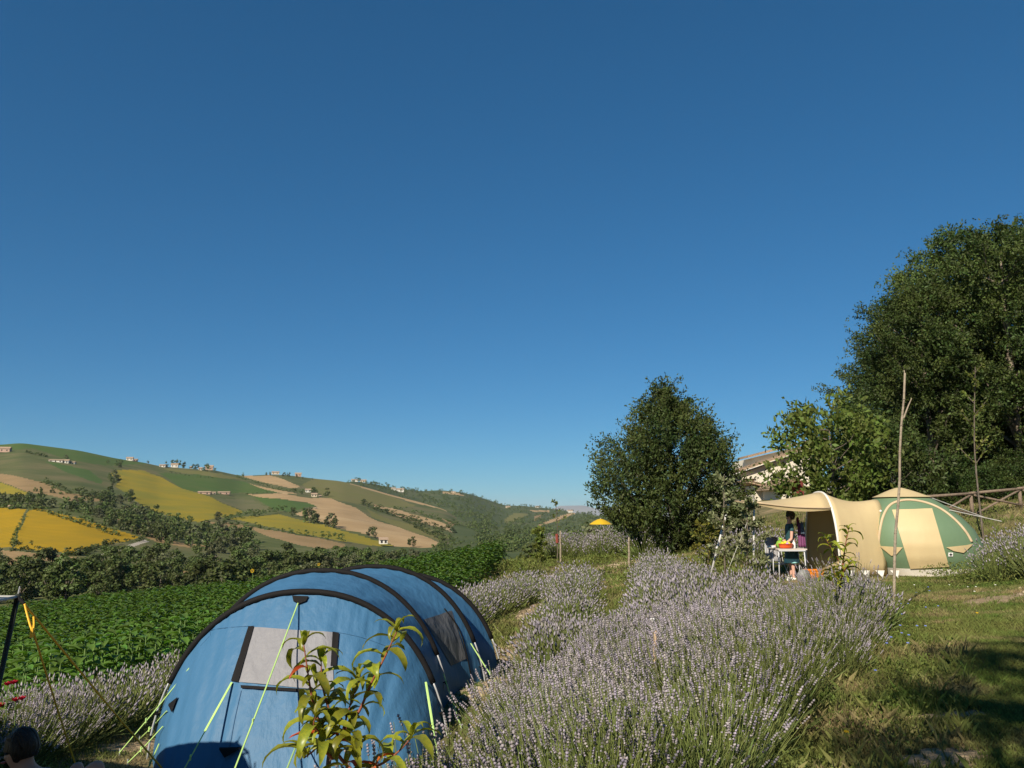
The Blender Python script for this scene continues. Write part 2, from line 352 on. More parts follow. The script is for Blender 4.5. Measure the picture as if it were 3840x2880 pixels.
tag(sub('hillside', own == -1, M_scrub), 'scrubby green hillside across the valley', kind='structure')
for i, f in enumerate(FIELDS):
    o = sub(f[0], own == i, f[2])
    if o: tag(o, f[1], kind='structure')

# the wooded hill behind, and the right-hand slope of the valley
PX2 = [-900, 1100, 1200, 1330, 1400, 1500, 1580, 1650, 1720, 1770, 1810, 1870, 1900, 1960, 2010, 2060, 2110, 2160, 2260, 2500, 3200, 4800]
PY2 = [1850, 1835, 1815, 1806, 1815, 1834, 1842, 1838, 1845, 1855, 1868, 1888, 1896, 1897, 1902, 1907, 1914, 1925, 1935, 1940, 1930, 1900]
D2 = [1500, 1500, 1500, 1600, 1700, 1900, 2100, 2200, 2200, 2300, 2400, 2500, 2500, 2500, 2600, 2700, 2600, 2300, 1500, 900, 700, 600]
def hill2(px, py):
    px = np.asarray(px, float); py = np.asarray(py, float)
    rg = np.interp(px, PX2, PY2); dr = np.interp(px, PX2, D2); t = (2110 - py) / (2110 - rg); D = 330 * (dr / 330) ** t
    dx = (px - 1920) / F; dz = (1440 - py) / F; ry = CP - dz * SP; k = D / ry
    return np.stack([dx * k, D + 0 * px, EYE + (SP + dz * CP) * k], -1)
PXB = np.arange(-900, 4801, 8.0); TB = np.linspace(-.15, 1, 80); rb = np.interp(PXB, PX2, PY2)
BX = np.repeat(PXB[None], 80, 0); BY = 2110 - TB[:, None] * (2110 - rb[None]); BP = hill2(BX, BY)
M_wood = fieldmat('far_wood_floor', (.055, .08, .028), (.085, .105, .038), .02, (.12, .125, .05))
F2 = [('stubble_field', 'pale bare patch under the crest of the far wooded hill', M_tan, c3((710, 395), (850, 405), (970, 440), (900, 440), (720, 415))),
 ('stubble_field', 'tan clearing on the far hill right of the wooded crest', M_tan, c3((1620, 590), (1820, 590), (1830, 612), (1650, 605))),
 ('meadow', 'olive clearing on the far valley slope', M_olv, c3((1460, 620), (1620, 625), (1500, 690), (1380, 730), (1350, 690))),
 ('stubble_field', 'tan strip rising to a white farmhouse on the right far slope', M_tan, c3((1840, 690), (1960, 640), (2080, 615), (2090, 630), (1940, 690), (1720, 755), (1700, 745))),
 ('stubble_field', 'small pinkish clearing on the far slope', M_tan2, c3((1680, 650), (1770, 630), (1690, 700), (1660, 690)))]
b1 = (BX[:-1, :-1] + BX[1:, 1:]) / 2; b2 = (BY[:-1, :-1] + BY[1:, 1:]) / 2
own = np.full(b1.shape, -1)
for i, f in enumerate(F2): own[inpoly(b1, b2, f[3])] = i
hi_ = np.arange(BX.size).reshape(BX.shape); hq = np.stack([hi_[:-1, :-1], hi_[:-1, 1:], hi_[1:, 1:], hi_[1:, :-1]], -1); HV3 = BP.reshape(-1, 3)
tag(sub('far_hill', own == -1, M_wood), 'distant wooded hill closing the valley', kind='structure')
for i, f in enumerate(F2):
    o = sub(f[0], own == i, f[2])
    if o: tag(o, f[1], kind='structure')
# mountains on the horizon and one sheet of low land under everything
mb = MB(); top = []; bot = []
for i in range(121):
    px = -600 + i * 45; h_ = 1908 + 9 * math.sin(i * .35) + 5 * math.sin(i * 1.1 + 1) - 16 * math.exp(-((px - 2150) / 90) ** 2) + 3 * math.sin(i * 2.7)
    top.append(fp(px, h_, 14000)); bot.append(fp(px, 1990, 11000))
mid = [a.lerp(b, .5) + Vector((0, 0, 30 * math.sin(i * .9))) for i, (a, b) in enumerate(zip(bot, top))]
mb.grid([bot, mid, top])
M_mtn = fieldmat('mountain_rock', (.20, .20, .19), (.28, .27, .25), .002)
tag(put('mountain_range', mb.mesh('mountain_range', M_mtn, True)), 'pale mountain range on the horizon', kind='structure')
mb = MB(); ring = [(25000 * math.cos(a), 25000 * math.sin(a), -75) for a in np.linspace(0, 2 * math.pi, 64, endpoint=False)]
mb.add(ring, [tuple(range(64))]); tag(put('lowland', mb.mesh('lowland', M_scrub)), 'low land under the hills', kind='structure')

# ------------------------------------------------------------------ trees: far ones
def fol(name, c, c2=None, isl=.35, tr=.28, objr=.15, ns=1.2): return mat(name, c, c2, rough=.6, island=isl, objr=objr, trans=tr, transcol=(1.0, 1.15, .45), nscale=ns, spec=.25)
M_farleaf = fol('valley_leaf', (.072, .105, .027), (.115, .135, .042), objr=.35, ns=.6)
M_farleaf2 = fol('valley_leaf_silver', (.14, .145, .072), (.10, .11, .05), objr=.25, ns=.6)
M_bark = mat('bark', (.11, .085, .06), (.18, .15, .12), rough=.95, nscale=6, bump=.8, bscale=14, stretch=(3, 3, .6))
def far_crown(seed, K=24, per=60, size=.60, trunk=True, hgt=8.0, wid=3.2):
    rg = np.random.default_rng(seed)
    C = []; R = []
    for k in range(K):
        a = rg.uniform(0, 2 * math.pi); z = rg.uniform(.05, .88); e = math.sin(math.pi * min(1, (z + .2) * .82)) ** .7
        r = wid * e * rg.uniform(.35, .8); C.append((r * math.cos(a), r * math.sin(a), z * hgt)); R.append(rg.uniform(.22, .36) * wid)
    C = np.array(C); R = np.array(R)
    k = np.repeat(np.arange(K), per); d = unit(rg.normal(size=(len(k), 3))); d[:, 2] = np.where(d[:, 2] < -.5, -d[:, 2], d[:, 2])
    P = C[k] + unit(d) * (R[k] * rg.uniform(.6, 1.08, len(k)))[:, None] * np.array([1, 1, .85])
    D = unit(d * .5 + rg.normal(size=d.shape) * .7)
    V, Fq = leaves(P - D * size * .5, D, size * rg.uniform(.7, 1.3, len(k)), size * .75 * rg.uniform(.7, 1.2, len(k)), rg, .08, N=unit(d + np.array([0, 0, .25])))
    return V, Fq
FAR = [];
for s in range(6):
    V, Fq = far_crown(s + 11); FAR.append((V, Fq))
FARCROWN = [arr_mesh('crown', v, f, M_farleaf2 if i in (3,) else M_farleaf) for i, (v, f) in enumerate(FAR)]
tb = MB(); tb.tube([(0, 0, -.6), (.05, 0, 1.5), (0, .1, 3.4)], [.24, .19, .12], 7)
for a in (0.4, 2.5, 4.4): tb.tube([(0, 0, 2), (.9 * math.cos(a), .9 * math.sin(a), 3.4), (1.7 * math.cos(a), 1.7 * math.sin(a), 5)], [.12, .08, .04], 5)
FARTRUNK = tb.mesh('trunk', M_bark, True)
# small copies for the slopes: trunk and crown in one mesh
def far_one(seed, m, K=12, per=20, size=1.15):
    V, Fq = far_crown(seed, K, per, size)
    t = np.array([[.2, 0, -.5], [-.15, .18, -.5], [-.15, -.18, -.5], [.12, 0, 3.5], [-.1, .1, 3.5], [-.1, -.1, 3.5]])
    V = V * np.array([1, 1, 1.0]); tq = np.array([[0, 1, 4, 3], [1, 2, 5, 4], [2, 0, 3, 5]]) + len(V)
    return arr_mesh('small_tree', np.vstack([V, t]), np.vstack([Fq, tq]), [m, M_bark], mi=[0] * len(Fq) + [1] * 3)
SMALL = [far_one(40 + i, M_farleaf) for i in range(4)] + [far_one(50, M_farleaf2)]
def poly_scatter(poly, n, mind, seed):
    rg = np.random.default_rng(seed); P = np.array(poly); lo_, hi2 = P.min(0), P.max(0); out = []; tries = 0
    while len(out) < n and tries < n * 60:
        tries += 1; q = rg.uniform(lo_, hi2)
        if not inpoly(np.array([q[0]]), np.array([q[1]]), poly)[0]: continue
        if all(math.hypot(q[0] - o[0], (q[1] - o[1]) * 2.2) > mind for o in out): out.append(q)
    return out
def zone_label(px, zones):
    for lim, s in zones:
        if px < lim: return s
    return zones[-1][1]
W1 = [(-150, 2265), (-150, 2160), (120, 2150), (300, 2160), (420, 2130), (520, 2105), (640, 2110), (780, 2100), (900, 2090), (1050, 2100), (1200, 2120), (1330, 2095), (1450, 2110), (1600, 2110), (1700, 2130), (1700, 2240), (900, 2275), (400, 2275)]
Z1 = [(300, 'dark rounded tree of the creek wood at the far left of the valley'), (620, 'dark rounded tree of the creek wood below the gravel track'), (1000, 'dark rounded tree of the creek wood in its middle stretch'), (1350, 'dark rounded tree of the creek wood left of the small cream farmhouse'), (9999, 'dark rounded tree at the right end of the creek wood')]
W1b = [(880, 2085), (1050, 2090), (1200, 2105), (1330, 2085), (1450, 2095), (1600, 2095), (1620, 2170), (1000, 2190)]
for i, q in enumerate(list(poly_scatter(W1, 105, 44, 3)) + list(poly_scatter(W1b, 30, 48, 13))):
    p = hpos(*q); h_ = rnd.uniform(.58, .95)
    o = thing('creek_tree', zone_label(q[0], Z1), 'tree', p - Vector((0, 0, .4)), 'trees of the creek wood: ' + zone_label(q[0], Z1)[30:])
    o.rotation_euler.z = rnd.uniform(0, 6.28); o.scale = (h_ * rnd.uniform(1.0, 1.3), h_ * rnd.uniform(1.0, 1.3), h_)
    put('trunk', FARTRUNK, o); tag(put('crown', FARCROWN[rnd.randrange(6)], o), kind='stuff')
def small_tree(px, py, hh, label, group, k=None):
    p = hpos(px, py); s = hh / 7.0
    o = put('slope_tree', SMALL[rnd.randrange(5) if k is None else k], None, p - Vector((0, 0, .25)), (0, 0, rnd.uniform(0, 6.28)), (s * rnd.uniform(.9, 1.25), s * rnd.uniform(.9, 1.25), s))
    return tag(o, label, 'tree', group)
W2 = [(270, 1895), (340, 1880), (400, 1862), (440, 1840), (490, 1860), (540, 1910), (600, 1950), (690, 1980), (740, 1990), (800, 2000), (900, 2020), (950, 2040), (950, 2085), (700, 2070), (560, 2020), (440, 1995), (330, 1970), (230, 1930)]
for q in poly_scatter(W2, 95, 19, 5):
    small_tree(q[0], q[1], rnd.uniform(5, 8), 'dark tree of the wood running diagonally down the left slope', 'trees of the diagonal wood')
for q in poly_scatter([(-40, 1868), (100, 1872), (180, 1895), (190, 1922), (100, 1922), (-40, 1905)], 17, 17, 6):
    small_tree(q[0], q[1], rnd.uniform(4.5, 7), 'dark tree of the copse above the left yellow field', 'trees above the left yellow field')
for px, py, hh, lb in [(445, 1752, 9, 'big round lone tree at the top of the high yellow field'), (405, 1737, 4, 'small round tree left of the big lone tree on the crest'),
    (430, 1792, 8, 'upper dark tree at the left edge of the high yellow field'), (410, 1802, 7, 'leftmost dark tree beside the high yellow field'), (443, 1808, 7, 'lower dark tree at the left edge of the high yellow field'), (420, 1818, 7, 'lowest dark tree left of the high yellow field'),
    (248, 1722, 5, 'small dark tree behind the white farm buildings'), (555, 1737, 3.5, 'tiny lone tree on the ridge right of the lone white house'),
    (625, 1752, 7, 'dark ridge tree left of the white villa'), (650, 1746, 8, 'dark ridge tree just left of the white villa'), (668, 1748, 9, 'tall dark ridge tree behind the white villa'), (690, 1754, 8, 'dark ridge tree right of the white villa'),
    (725, 1760, 7, 'left tree of the pair between the ridge villas'), (738, 1760, 7, 'right tree of the pair between the ridge villas'), (775, 1768, 10, 'broad dark tree before the reddish ridge house'), (806, 1768, 5, 'low tree right of the reddish ridge house'),
    (910, 1786, 5, 'lone tree on the skyline left of the small ridge field'), (998, 1783, 5, 'low dark tree left of the cream ridge house'), (1012, 1782, 5, 'dark tree touching the cream ridge house'), (1065, 1786, 6, 'dark tree right of the cream ridge house'), (1082, 1786, 6, 'second dark tree right of the cream ridge house'), (1112, 1790, 5, 'dark tree by the pinkish ridge ruin'), (1135, 1795, 3, 'small bush on the ridge right of the ruin'), (1172, 1799, 3, 'last small bush on the ridge before the olive meadow'),
    (1174, 1850, 8, 'dark tree beside the upper farmhouse of the middle slope'), (1186, 1852, 6, 'low dark tree behind the lower farmhouse of the middle slope'), (1226, 1860, 9, 'broad dark tree right of the two farmhouses'), (1130, 1852, 6, 'dark tree left of the two farmhouses'),
    (815, 1956, 6, 'round tree at the lower corner of the high yellow field'), (1140, 1955, 9, 'left dark tree of the clump above the yellow wedge'), (1162, 1958, 10, 'middle dark tree of the clump above the yellow wedge'), (1180, 1962, 8, 'right dark tree of the clump above the yellow wedge'), (1098, 1932, 6, 'dark tree at the top corner of the yellow wedge'),
    (1236, 1974, 9, 'left dark tree of the pair on the pale wheat field edge'), (1256, 1978, 7, 'right dark tree of the pair on the pale wheat field edge'), (1388, 2012, 6, 'left dark tree low on the pale wheat field'), (1402, 2012, 6, 'right dark tree low on the pale wheat field'), (1546, 2046, 5, 'lone round tree at the foot of the wheat field'),
    (152, 1850, 4, 'upper left bush dotted on the tan strip'), (132, 1845, 3, 'leftmost bush dotted on the tan strip'), (195, 1852, 3.5, 'second bush dotted on the tan strip'), (228, 1857, 3.5, 'third bush dotted on the tan strip'), (303, 1863, 2.5, 'small rightmost bush dotted on the tan strip')]:
    small_tree(px, py, hh, lb, 'single trees on the opposite slope')
def hedge(pts, n, hh, label, seed):
    rg = np.random.default_rng(seed); P = [Vector((x, y, 0)) for x, y in pts]; path = bez(P, 12); mbv = []; mbf = []; off = 0; base = hpos(*pts[0])
    for i in range(n):
        q = path[min(len(path) - 1, int(i / n * len(path)))]; p = hpos(q.x, q.y)
        V, Fq = far_crown(int(rg.integers(1e6)), 5, 14, 1.1, wid=2.6); s = hh / 7.6 * rg.uniform(.75, 1.3)
        V = V * np.array([s * 1.5, s * 1.5, s]) - np.array([0, 0, 1.2 * s]) + np.array((p - base)[:]) ; mbv.append(V); mbf.append(Fq + off); off += len(V)
    o = put('hedge', arr_mesh('hedge', np.vstack(mbv), np.vstack(mbf), M_farleaf), None, base); tag(o, label, 'hedge')
hedge([(165, 1817), (250, 1852), (350, 1868), (415, 1882)], 30, 5.5, 'dark hedge line along the top of the tan strip', 1)
hedge([(54, 2062), (250, 2097), (300, 2100), (340, 2080), (400, 2058), (530, 2030)], 44, 3.2, 'dark hedge round the foot of the largest yellow field', 2)
hedge([(106, 1925), (66, 1990), (48, 2050)], 22, 2.2, 'thin dark hedge between the two yellow fields', 3)
hedge([(845, 1953), (960, 1930), (1070, 1912)], 24, 4.5, 'dark hedge along the upper edge of the yellow wedge', 4)
hedge([(835, 1966), (990, 1987), (1290, 2025)], 40, 3.4, 'long dark hedge under the yellow wedge', 5)
hedge([(1360, 1895), (1440, 1925), (1510, 1948), (1580, 1990), (1660, 2028)], 40, 7.5, 'ragged dark hedge down the right spur', 6)
hedge([(1545, 1956), (1600, 1972), (1670, 1992), (1710, 2004)], 16, 6.5, 'broken dark hedge on the brown strip of the right spur', 7)
hedge([(890, 1790), (1010, 1830), (1110, 1846)], 28, 4.5, 'green hedge between the two small tan ridge fields', 8)
hedge([(1480, 1908), (1560, 1927), (1650, 1952), (1740, 1985), (1800, 2010)], 34, 5.5, 'dark hedge under the crest strip of the right spur', 12)
hedge([(1700, 1965), (1760, 1992), (1820, 2018), (1880, 2040)], 20, 6, 'short dark hedge at the right end of the spur', 13)
hedge([(640, 1775), (740, 1790), (800, 1795)], 14, 3, 'pale green hedge in the upper part of the dark green crop field', 14)
hedge([(100, 1700), (140, 1708), (175, 1716)], 16, 4, 'dark hedge under the crest left of the white farm buildings', 9)
hedge([(0, 1905), (60, 1912), (130, 1922), (200, 1945), (320, 1980), (440, 2015)], 40, 4.5, 'dark hedge above the largest yellow field', 10)
hedge([(920, 1856), (1000, 1850), (1062, 1854)], 10, 2.5, 'low hedge under the dark green crop field', 11)
# the woods of the far hill: one mass
rg = np.random.default_rng(8); vs = []; fs = []; off = 0
for i in range(1500):
    px = rg.uniform(1180, 2330); r_ = np.interp(px, PX2, PY2); py = r_ + (2070 - r_) * rg.random() ** 1.6
    if any(inpoly(np.array([px]), np.array([py]), f[3])[0] for f in F2): continue
    if px < 1790 and py > np.interp(px, PX_R, PY_R) + 2: continue
    p = hill2(px, py); s = rg.uniform(.8, 1.3) * (1.0 if i % 3 else 1.4)
    V, Fq = far_crown(int(rg.integers(1e6)), 6, 16, 1.25, wid=4.4); vs.append(V * s + p - np.array([0, 0, 2.2 * s])); fs.append(Fq + off); off += len(V)
for i in range(170):
    q = rg.uniform([1560, 2000], [2010, 2085])
    if not inpoly(np.array([q[0]]), np.array([q[1]]), [(1665, 2015), (1760, 2030), (1830, 2020), (1950, 2052), (2010, 2080), (1700, 2085), (1560, 2075), (1600, 2062)])[0]: continue
    p = hill(q[0], q[1]); s = rg.uniform(.45, .8); V, Fq = far_crown(int(rg.integers(1e6)), 8, 20, 1.0, wid=3.8); vs.append(V * s + p - np.array([0, 0, 1.0 * s])); fs.append(Fq + off); off += len(V)
tag(put('far_woodland', arr_mesh('far_woodland', np.vstack(vs), np.vstack(fs), M_farleaf)), 'woods covering the far hill at the valley end', 'woodland', kind='stuff')

# ------------------------------------------------------------------ far houses
M_wwhite = mat('white_plaster', (.72, .68, .60), (.62, .57, .48), rough=.9, nscale=.4)
M_wcream = mat('cream_plaster', (.60, .50, .36), (.52, .42, .29), rough=.9, nscale=.4)
M_wpink = mat('pink_plaster', (.50, .33, .25), (.42, .28, .2), rough=.9, nscale=.4)
M_roof = mat('clay_roof', (.40, .29, .20), (.31, .22, .15), spec=.05, rough=.95, nscale=1.5, bump=.5, bscale=6)
M_dark = mat('dark_opening', (.02, .02, .022), rough=.4)
def far_house(px, py, wpx, hpx, m, label, back=False, rz=0.25, flat=.25):
    p = Vector((hill2(px, py) if back else hill(px, py)).tolist()); D = p.y / CP; w_ = wpx / F * D * 1.0; h_ = hpx / F * D; d_ = max(6, min(w_ * .7, 12))
    e = thing('far_house', label, 'house', p - Vector((0, 0, .5)))
    mb = MB(); wz = h_ * .68
    mb.box((0, 0, wz / 2), (w_, d_, wz)); mb.add([(-w_ / 2, -d_ / 2, wz), (-w_ / 2, d_ / 2, wz), (-w_ / 2, 0, h_), (w_ / 2, -d_ / 2, wz), (w_ / 2, d_ / 2, wz), (w_ / 2, 0, h_)], [(0, 2, 1), (3, 4, 5)])
    wl_ = put('wall', mb.mesh('wall', m), e)
    mb = MB(); o = .5; t = .25
    for s in (-1, 1):
        mb.add([(-w_ / 2 - o, s * (d_ / 2 + o), wz - .12), (w_ / 2 + o, s * (d_ / 2 + o), wz - .12), (w_ / 2 + o, 0, h_ + .05), (-w_ / 2 - o, 0, h_ + .05),
                (-w_ / 2 - o, s * (d_ / 2 + o), wz + t - .12), (w_ / 2 + o, s * (d_ / 2 + o), wz + t - .12), (w_ / 2 + o, 0, h_ + t + .05), (-w_ / 2 - o, 0, h_ + t + .05)],
               [(0, 1, 2, 3), (4, 5, 6, 7), (0, 1, 5, 4), (1, 2, 6, 5), (2, 3, 7, 6), (3, 0, 4, 7)])
    put('roof', mb.mesh('roof', M_roof), e)
    nwin = max(2, int(w_ / 4))
    for i in range(nwin):
        mb = MB(); mb.box((-w_ / 2 + w_ * (i + .5) / nwin, -d_ / 2 - .02, wz * .55), (1.1, .12, 1.5)); put('window', mb.mesh('window', M_dark), e)
    e.rotation_euler.z = rz
for a in [(20, 1695, 34, 20, M_wpink, 'pinkish brick farmhouse under the crest at the far left'), (213, 1733, 46, 11, M_wwhite, 'long low white barn, left of the white farm group'), (247, 1737, 22, 15, M_wwhite, 'taller white farm building in the middle of the white group'), (272, 1739, 18, 9, M_wwhite, 'small white shed right of the white farm group'),
    (487, 1727, 22, 14, M_wwhite, 'lone white house with reddish roof on the skyline'), (509, 1729, 12, 9, M_wpink, 'small reddish annex beside the lone skyline house'), (610, 1751, 20, 10, M_wwhite, 'low white house left of the ridge villas'), (655, 1752, 24, 15, M_wwhite, 'white villa among the dark ridge trees'), (716, 1756, 8, 8, M_wwhite, 'tiny white house between the ridge tree groups'), (752, 1763, 12, 11, M_wcream, 'small cream house left of the reddish ridge house'), (785, 1762, 26, 18, M_wpink, 'reddish house rising behind the broad ridge tree'),
    (767, 1852, 42, 11, M_wpink, 'long pinkish barn under the dark green crop field'), (840, 1852, 40, 10, M_wpink, 'second long pinkish barn right of the first'), (800, 1852, 16, 9, M_wcream, 'small grey cream shed between the two pinkish barns'), (1033, 1778, 26, 11, M_wcream, 'cream house on the ridge between dark trees'), (1118, 1786, 22, 14, M_wpink, 'pinkish ruin on the ridge'),
    (1155, 1845, 18, 13, M_wwhite, 'upper white farmhouse on the middle slope'), (1178, 1862, 20, 14, M_wcream, 'lower cream farmhouse on the middle slope'), (1200, 1862, 8, 6, M_wwhite, 'tiny white shed right of the lower farmhouse'), (1182, 1909, 9, 7, M_wwhite, 'tiny white hut at the corner of the pale wheat field'), (1437, 2036, 28, 22, M_wwhite, 'small white farmhouse with a gable just above the creek wood'), (45, 1912, 9, 24, M_wwhite, 'narrow pale tower house at the top of the left yellow field')]:
    far_house(*a)
for a in [(1330, 1806, 24, 10, M_wwhite, 'white house at the left end of the far crest'), (1362, 1808, 22, 10, M_wcream, 'cream house on the far crest among trees'), (1475, 1838, 16, 10, M_wwhite, 'white house on the far crest by the pale road'), (1500, 1845, 26, 14, M_wwhite, 'larger white house at the right end of the crest village'), (1545, 1896, 14, 10, M_wwhite, 'white house in the woods below the crest village'), (2137, 1922, 18, 10, M_wwhite, 'white farmhouse at the top of the right tan strip'), (1905, 1905, 16, 8, M_wcream, 'cream house on the far right crest'), (2015, 1905, 14, 8, M_wwhite, 'pale house near the end of the far crest'), (1700, 1848, 14, 6, M_wcream, 'tiny cream house beside the bare patch of the far hill')]:
    far_house(*a, back=True)

# ------------------------------------------------------------------ haze
mb = MB(); mb.box((0, 7200, 48), (24000, 15200, 256))
M_haze = bpy.data.materials.new('haze'); M_haze.use_nodes = True; hn = M_haze.node_tree.nodes; hn.clear()
ho = hn.new('ShaderNodeOutputMaterial'); hv = hn.new('ShaderNodeVolumePrincipled'); hv.inputs['Density'].default_value = 4e-5; hv.inputs['Color'].default_value = (.80, .88, 1, 1); hv.inputs['Anisotropy'].default_value = 0.0
M_haze.node_tree.links.new(hv.outputs[0], ho.inputs['Volume'])
HAZE = put('haze', mb.mesh('haze', M_haze)); tag(HAZE, 'thin summer haze over the valley', 'haze', kind='stuff'); HAZE.display_type = 'WIRE'
# ------------------------------------------------------------------ lavender
M_stem = mat('lavender_stem', (.185, .235, .06), (.25, .27, .085), rough=.7, island=.3, objr=.12, trans=.3)
M_lleaf = mat('lavender_leaf', (.125, .175, .045), (.175, .21, .07), rough=.7, island=.35, objr=.15, trans=.3)
M_spike = mat('lavender_flower', (.32, .28, .355), (.32, .285, .255), rough=.85, island=.4, objr=.22, nscale=9, trans=.15)
def lavender(seed, n, hi, frac=1.0, long=1.0):
    rg = np.random.default_rng(seed)
    az = rg.uniform(0, 2 * math.pi, n); tilt = np.radians(62) * rg.random(n) ** .75; Ln = rg.uniform(.46, .76, n) * (1 - .22 * tilt) * long
    d = np.stack([np.cos(az) * np.sin(tilt), np.sin(az) * np.sin(tilt), np.cos(tilt)], 1)
    b = np.stack([np.cos(az), np.sin(az), 0 * az], 1) * (.24 * rg.random(n) ** .5)[:, None]
    d2 = unit(d + np.array([0, 0, .35]) + rg.normal(size=d.shape) * .12)
    mid = b + d * (Ln * .5)[:, None]; tip = mid + d2 * (Ln * .5)[:, None]
    r = .0021 if hi else .0042
    a = unit(np.cross(d, rg.normal(size=d.shape))); c = unit(np.cross(d, a))
    ring = [a, -.5 * a + .87 * c, -.5 * a - .87 * c]
    V = np.stack([p + q * k for p, k in ((b + [0, 0, -.03], r * 1.2), (mid, r), (tip, r * .8)) for q in ring], 1).reshape(-1, 3)
    base = np.array([[0, 1, 4, 3], [1, 2, 5, 4], [2, 0, 3, 5], [3, 4, 7, 6], [4, 5, 8, 7], [5, 3, 6, 8]])
    Fq = (base[None] + 9 * np.arange(n)[:, None, None]).reshape(-1, 4)
    # foliage cushion
    m = 420 if hi else 240
    az = rg.uniform(0, 2 * math.pi, m); t2 = np.radians(78) * rg.random(m) ** .6
    dl = np.stack([np.cos(az) * np.sin(t2), np.sin(az) * np.sin(t2), np.cos(t2)], 1)
    bl = np.stack([np.cos(az), np.sin(az), 0 * az], 1) * (.30 * rg.random(m) ** .5)[:, None] + np.array([0, 0, .02])
    LV, LF = leaves(bl + dl * rg.uniform(0, .22, m)[:, None], unit(dl + [0, 0, .2] + rg.normal(size=dl.shape) * .2), rg.uniform(.14, .30, m), .010 if hi else .018, rg)
    fol_ = (np.vstack([V, LV]), [np.vstack([Fq, LF + len(V)])], [0] * len(Fq) + [1] * len(LF))
    # flower spikes
    q_ = rg.random(n) < frac; tip = tip[q_]; d2 = d2[q_]; n = int(q_.sum())
    ax = unit(d2 + rg.normal(size=d2.shape) * .1); s1 = unit(np.cross(ax, rg.normal(size=ax.shape))); s2 = np.cross(ax, s1)
    spec = [(0, .013, .0072), (.015, .014, .0088), (.029, .014, .0088), (.042, .016, .0068)] if hi else [(0, .062, .0105)]
    if hi: spec = [(-.035, .010, .006)] + spec
    vs = []; scl = rg.uniform(.75, 1.25, n)[:, None]
    for o_, l_, w_ in spec:
        cen = tip + ax * (o_ + l_ / 2) * scl; ww = w_ * scl * rg.uniform(.8, 1.25, (n, 1))
        vs.append(np.stack([cen - ax * l_ * .55 * scl, cen + s1 * ww, cen + s2 * ww, cen - s1 * ww, cen - s2 * ww, cen + ax * l_ * .6 * scl], 1))
    vs = np.concatenate(vs, 0).reshape(-1, 3); k = len(vs) // 6
    tri = np.array([[0, 2, 1], [0, 3, 2], [0, 4, 3], [0, 1, 4], [5, 1, 2], [5, 2, 3], [5, 3, 4], [5, 4, 1]])
    ft = (tri[None] + 6 * np.arange(k)[:, None, None]).reshape(-1, 3)
    return arr_mesh('foliage', fol_[0], fol_[1], [M_stem, M_lleaf], mi=fol_[2]), arr_mesh('flower_spikes', vs, [ft], M_spike)
LAV_HI = [lavender(100 + i, (560, 450, 340, 500)[i], True, (.95, .85, .75, .9)[i], (1, .92, 1.08, 1)[i]) for i in range(4)]
LAV_LO = [lavender(200 + i, (300, 240, 200, 280)[i], False, (.95, .85, .75, .9)[i], (1, .92, 1.08, 1)[i]) for i in range(4)]
LAV_GR = [lavender(300 + i, 420, True, (.38, .52)[i], 1.2) for i in range(2)]
def lav_at(x, y, label, group, s=1.0, lean=(0, 0)):
    z = H(x, y); hi = y < 9.5
    o = thing('lavender_bush', label, 'lavender', (x, y, z), group)
    o.rotation_euler = (lean[1] + rnd.uniform(-.08, .08), lean[0] + rnd.uniform(-.08, .08), 0)
    q = s * rnd.uniform(.86, 1.14); rz = rnd.uniform(0, 6.28); zs_ = rnd.uniform(.84, 1.12)
    f, sp = LAV_GR[rnd.randrange(2)] if ('long green stems' in label or ('along the grass path' in label and y < 13)) else (LAV_HI if hi else LAV_LO)[rnd.randrange(4)]
    for nm, me in (('foliage', f), ('flower_spikes', sp)):
        c = put(nm, me, o, (0, 0, 0), (0, 0, rz), (q * 1.06, q * 1.06, q * zs_)); tag(c, kind='stuff')
def lav_row(pts, step, label, group, s=1.0, lean=(0, 0), wob=.12):
    path = bez([Vector((x, y, 0)) for x, y in pts], 30); d = 0; last = path[0]; lav_at(last.x, last.y, label, group, s, lean)
    for p in path[1:]:
        d += (p - last).length; last = p
        if d >= step:
            d -= step; lav_at(p.x + rnd.uniform(-wob, wob), p.y + rnd.uniform(-wob, wob), label, group, s, lean)
lav_row([(-5.5, 8.2), (-5.2, 10), (-5.0, 13), (-4.8, 15.5)], .62, 'lavender bush of the row left of the blue tent', 'lavender row left of the blue tent')
lav_row([(-5.9, 8.9), (-5.7, 11)], .7, 'lavender bush behind the row left of the blue tent, by the sunflowers', 'lavender behind the left row', .9)
lav_row([(-1.55, 15.2), (-.9, 18), (.25, 22), (.9, 24.5)], .55, 'lavender bush of the row directly behind the blue tent', 'lavender row behind the blue tent', 1.1)
lav_row([(-2.0, 16.2), (-1.5, 18), (-.5, 21.5), (.1, 24)], .6, 'lavender bush of the far side of the row behind the blue tent', 'lavender row behind the blue tent, far side', .9)
lav_row([(.55, 9.6), (.72, 12), (1.05, 16), (1.35, 19), (1.95, 23.5)], .5, 'lavender bush of the row right of the stony strip beside the blue tent', 'lavender row right of the stony strip', 1.0)
lav_row([(.2, 7.4), (.4, 8.2)], .5, 'lavender bush before the stony strip, right of the blue tent', 'lavender before the stony strip', .95)
lav_row([(.35, 5.6), (1.05, 8), (1.75, 10.5), (2.7, 14.5), (3.5, 19.5), (4.5, 24.5)], .52, 'lavender bush of the long middle row by the white capped stake', 'long middle lavender row')
lav_row([(.95, 6.2), (1.75, 8.4), (2.6, 11.5), (3.4, 15.5), (4.1, 19.0), (4.3, 20)], .52, 'lavender bush of the dense belt right of the white capped stake', 'dense lavender belt', 1.0, (-.12, 0))
lav_row([(1.05, 5.8), (2.0, 8.2), (3.0, 10.8), (3.7, 12.8), (4.2, 14.6)], .55, 'lavender bush of the belt left of the small peach tree', 'lavender belt left of the small peach tree', 1.0, (-.18, 0))
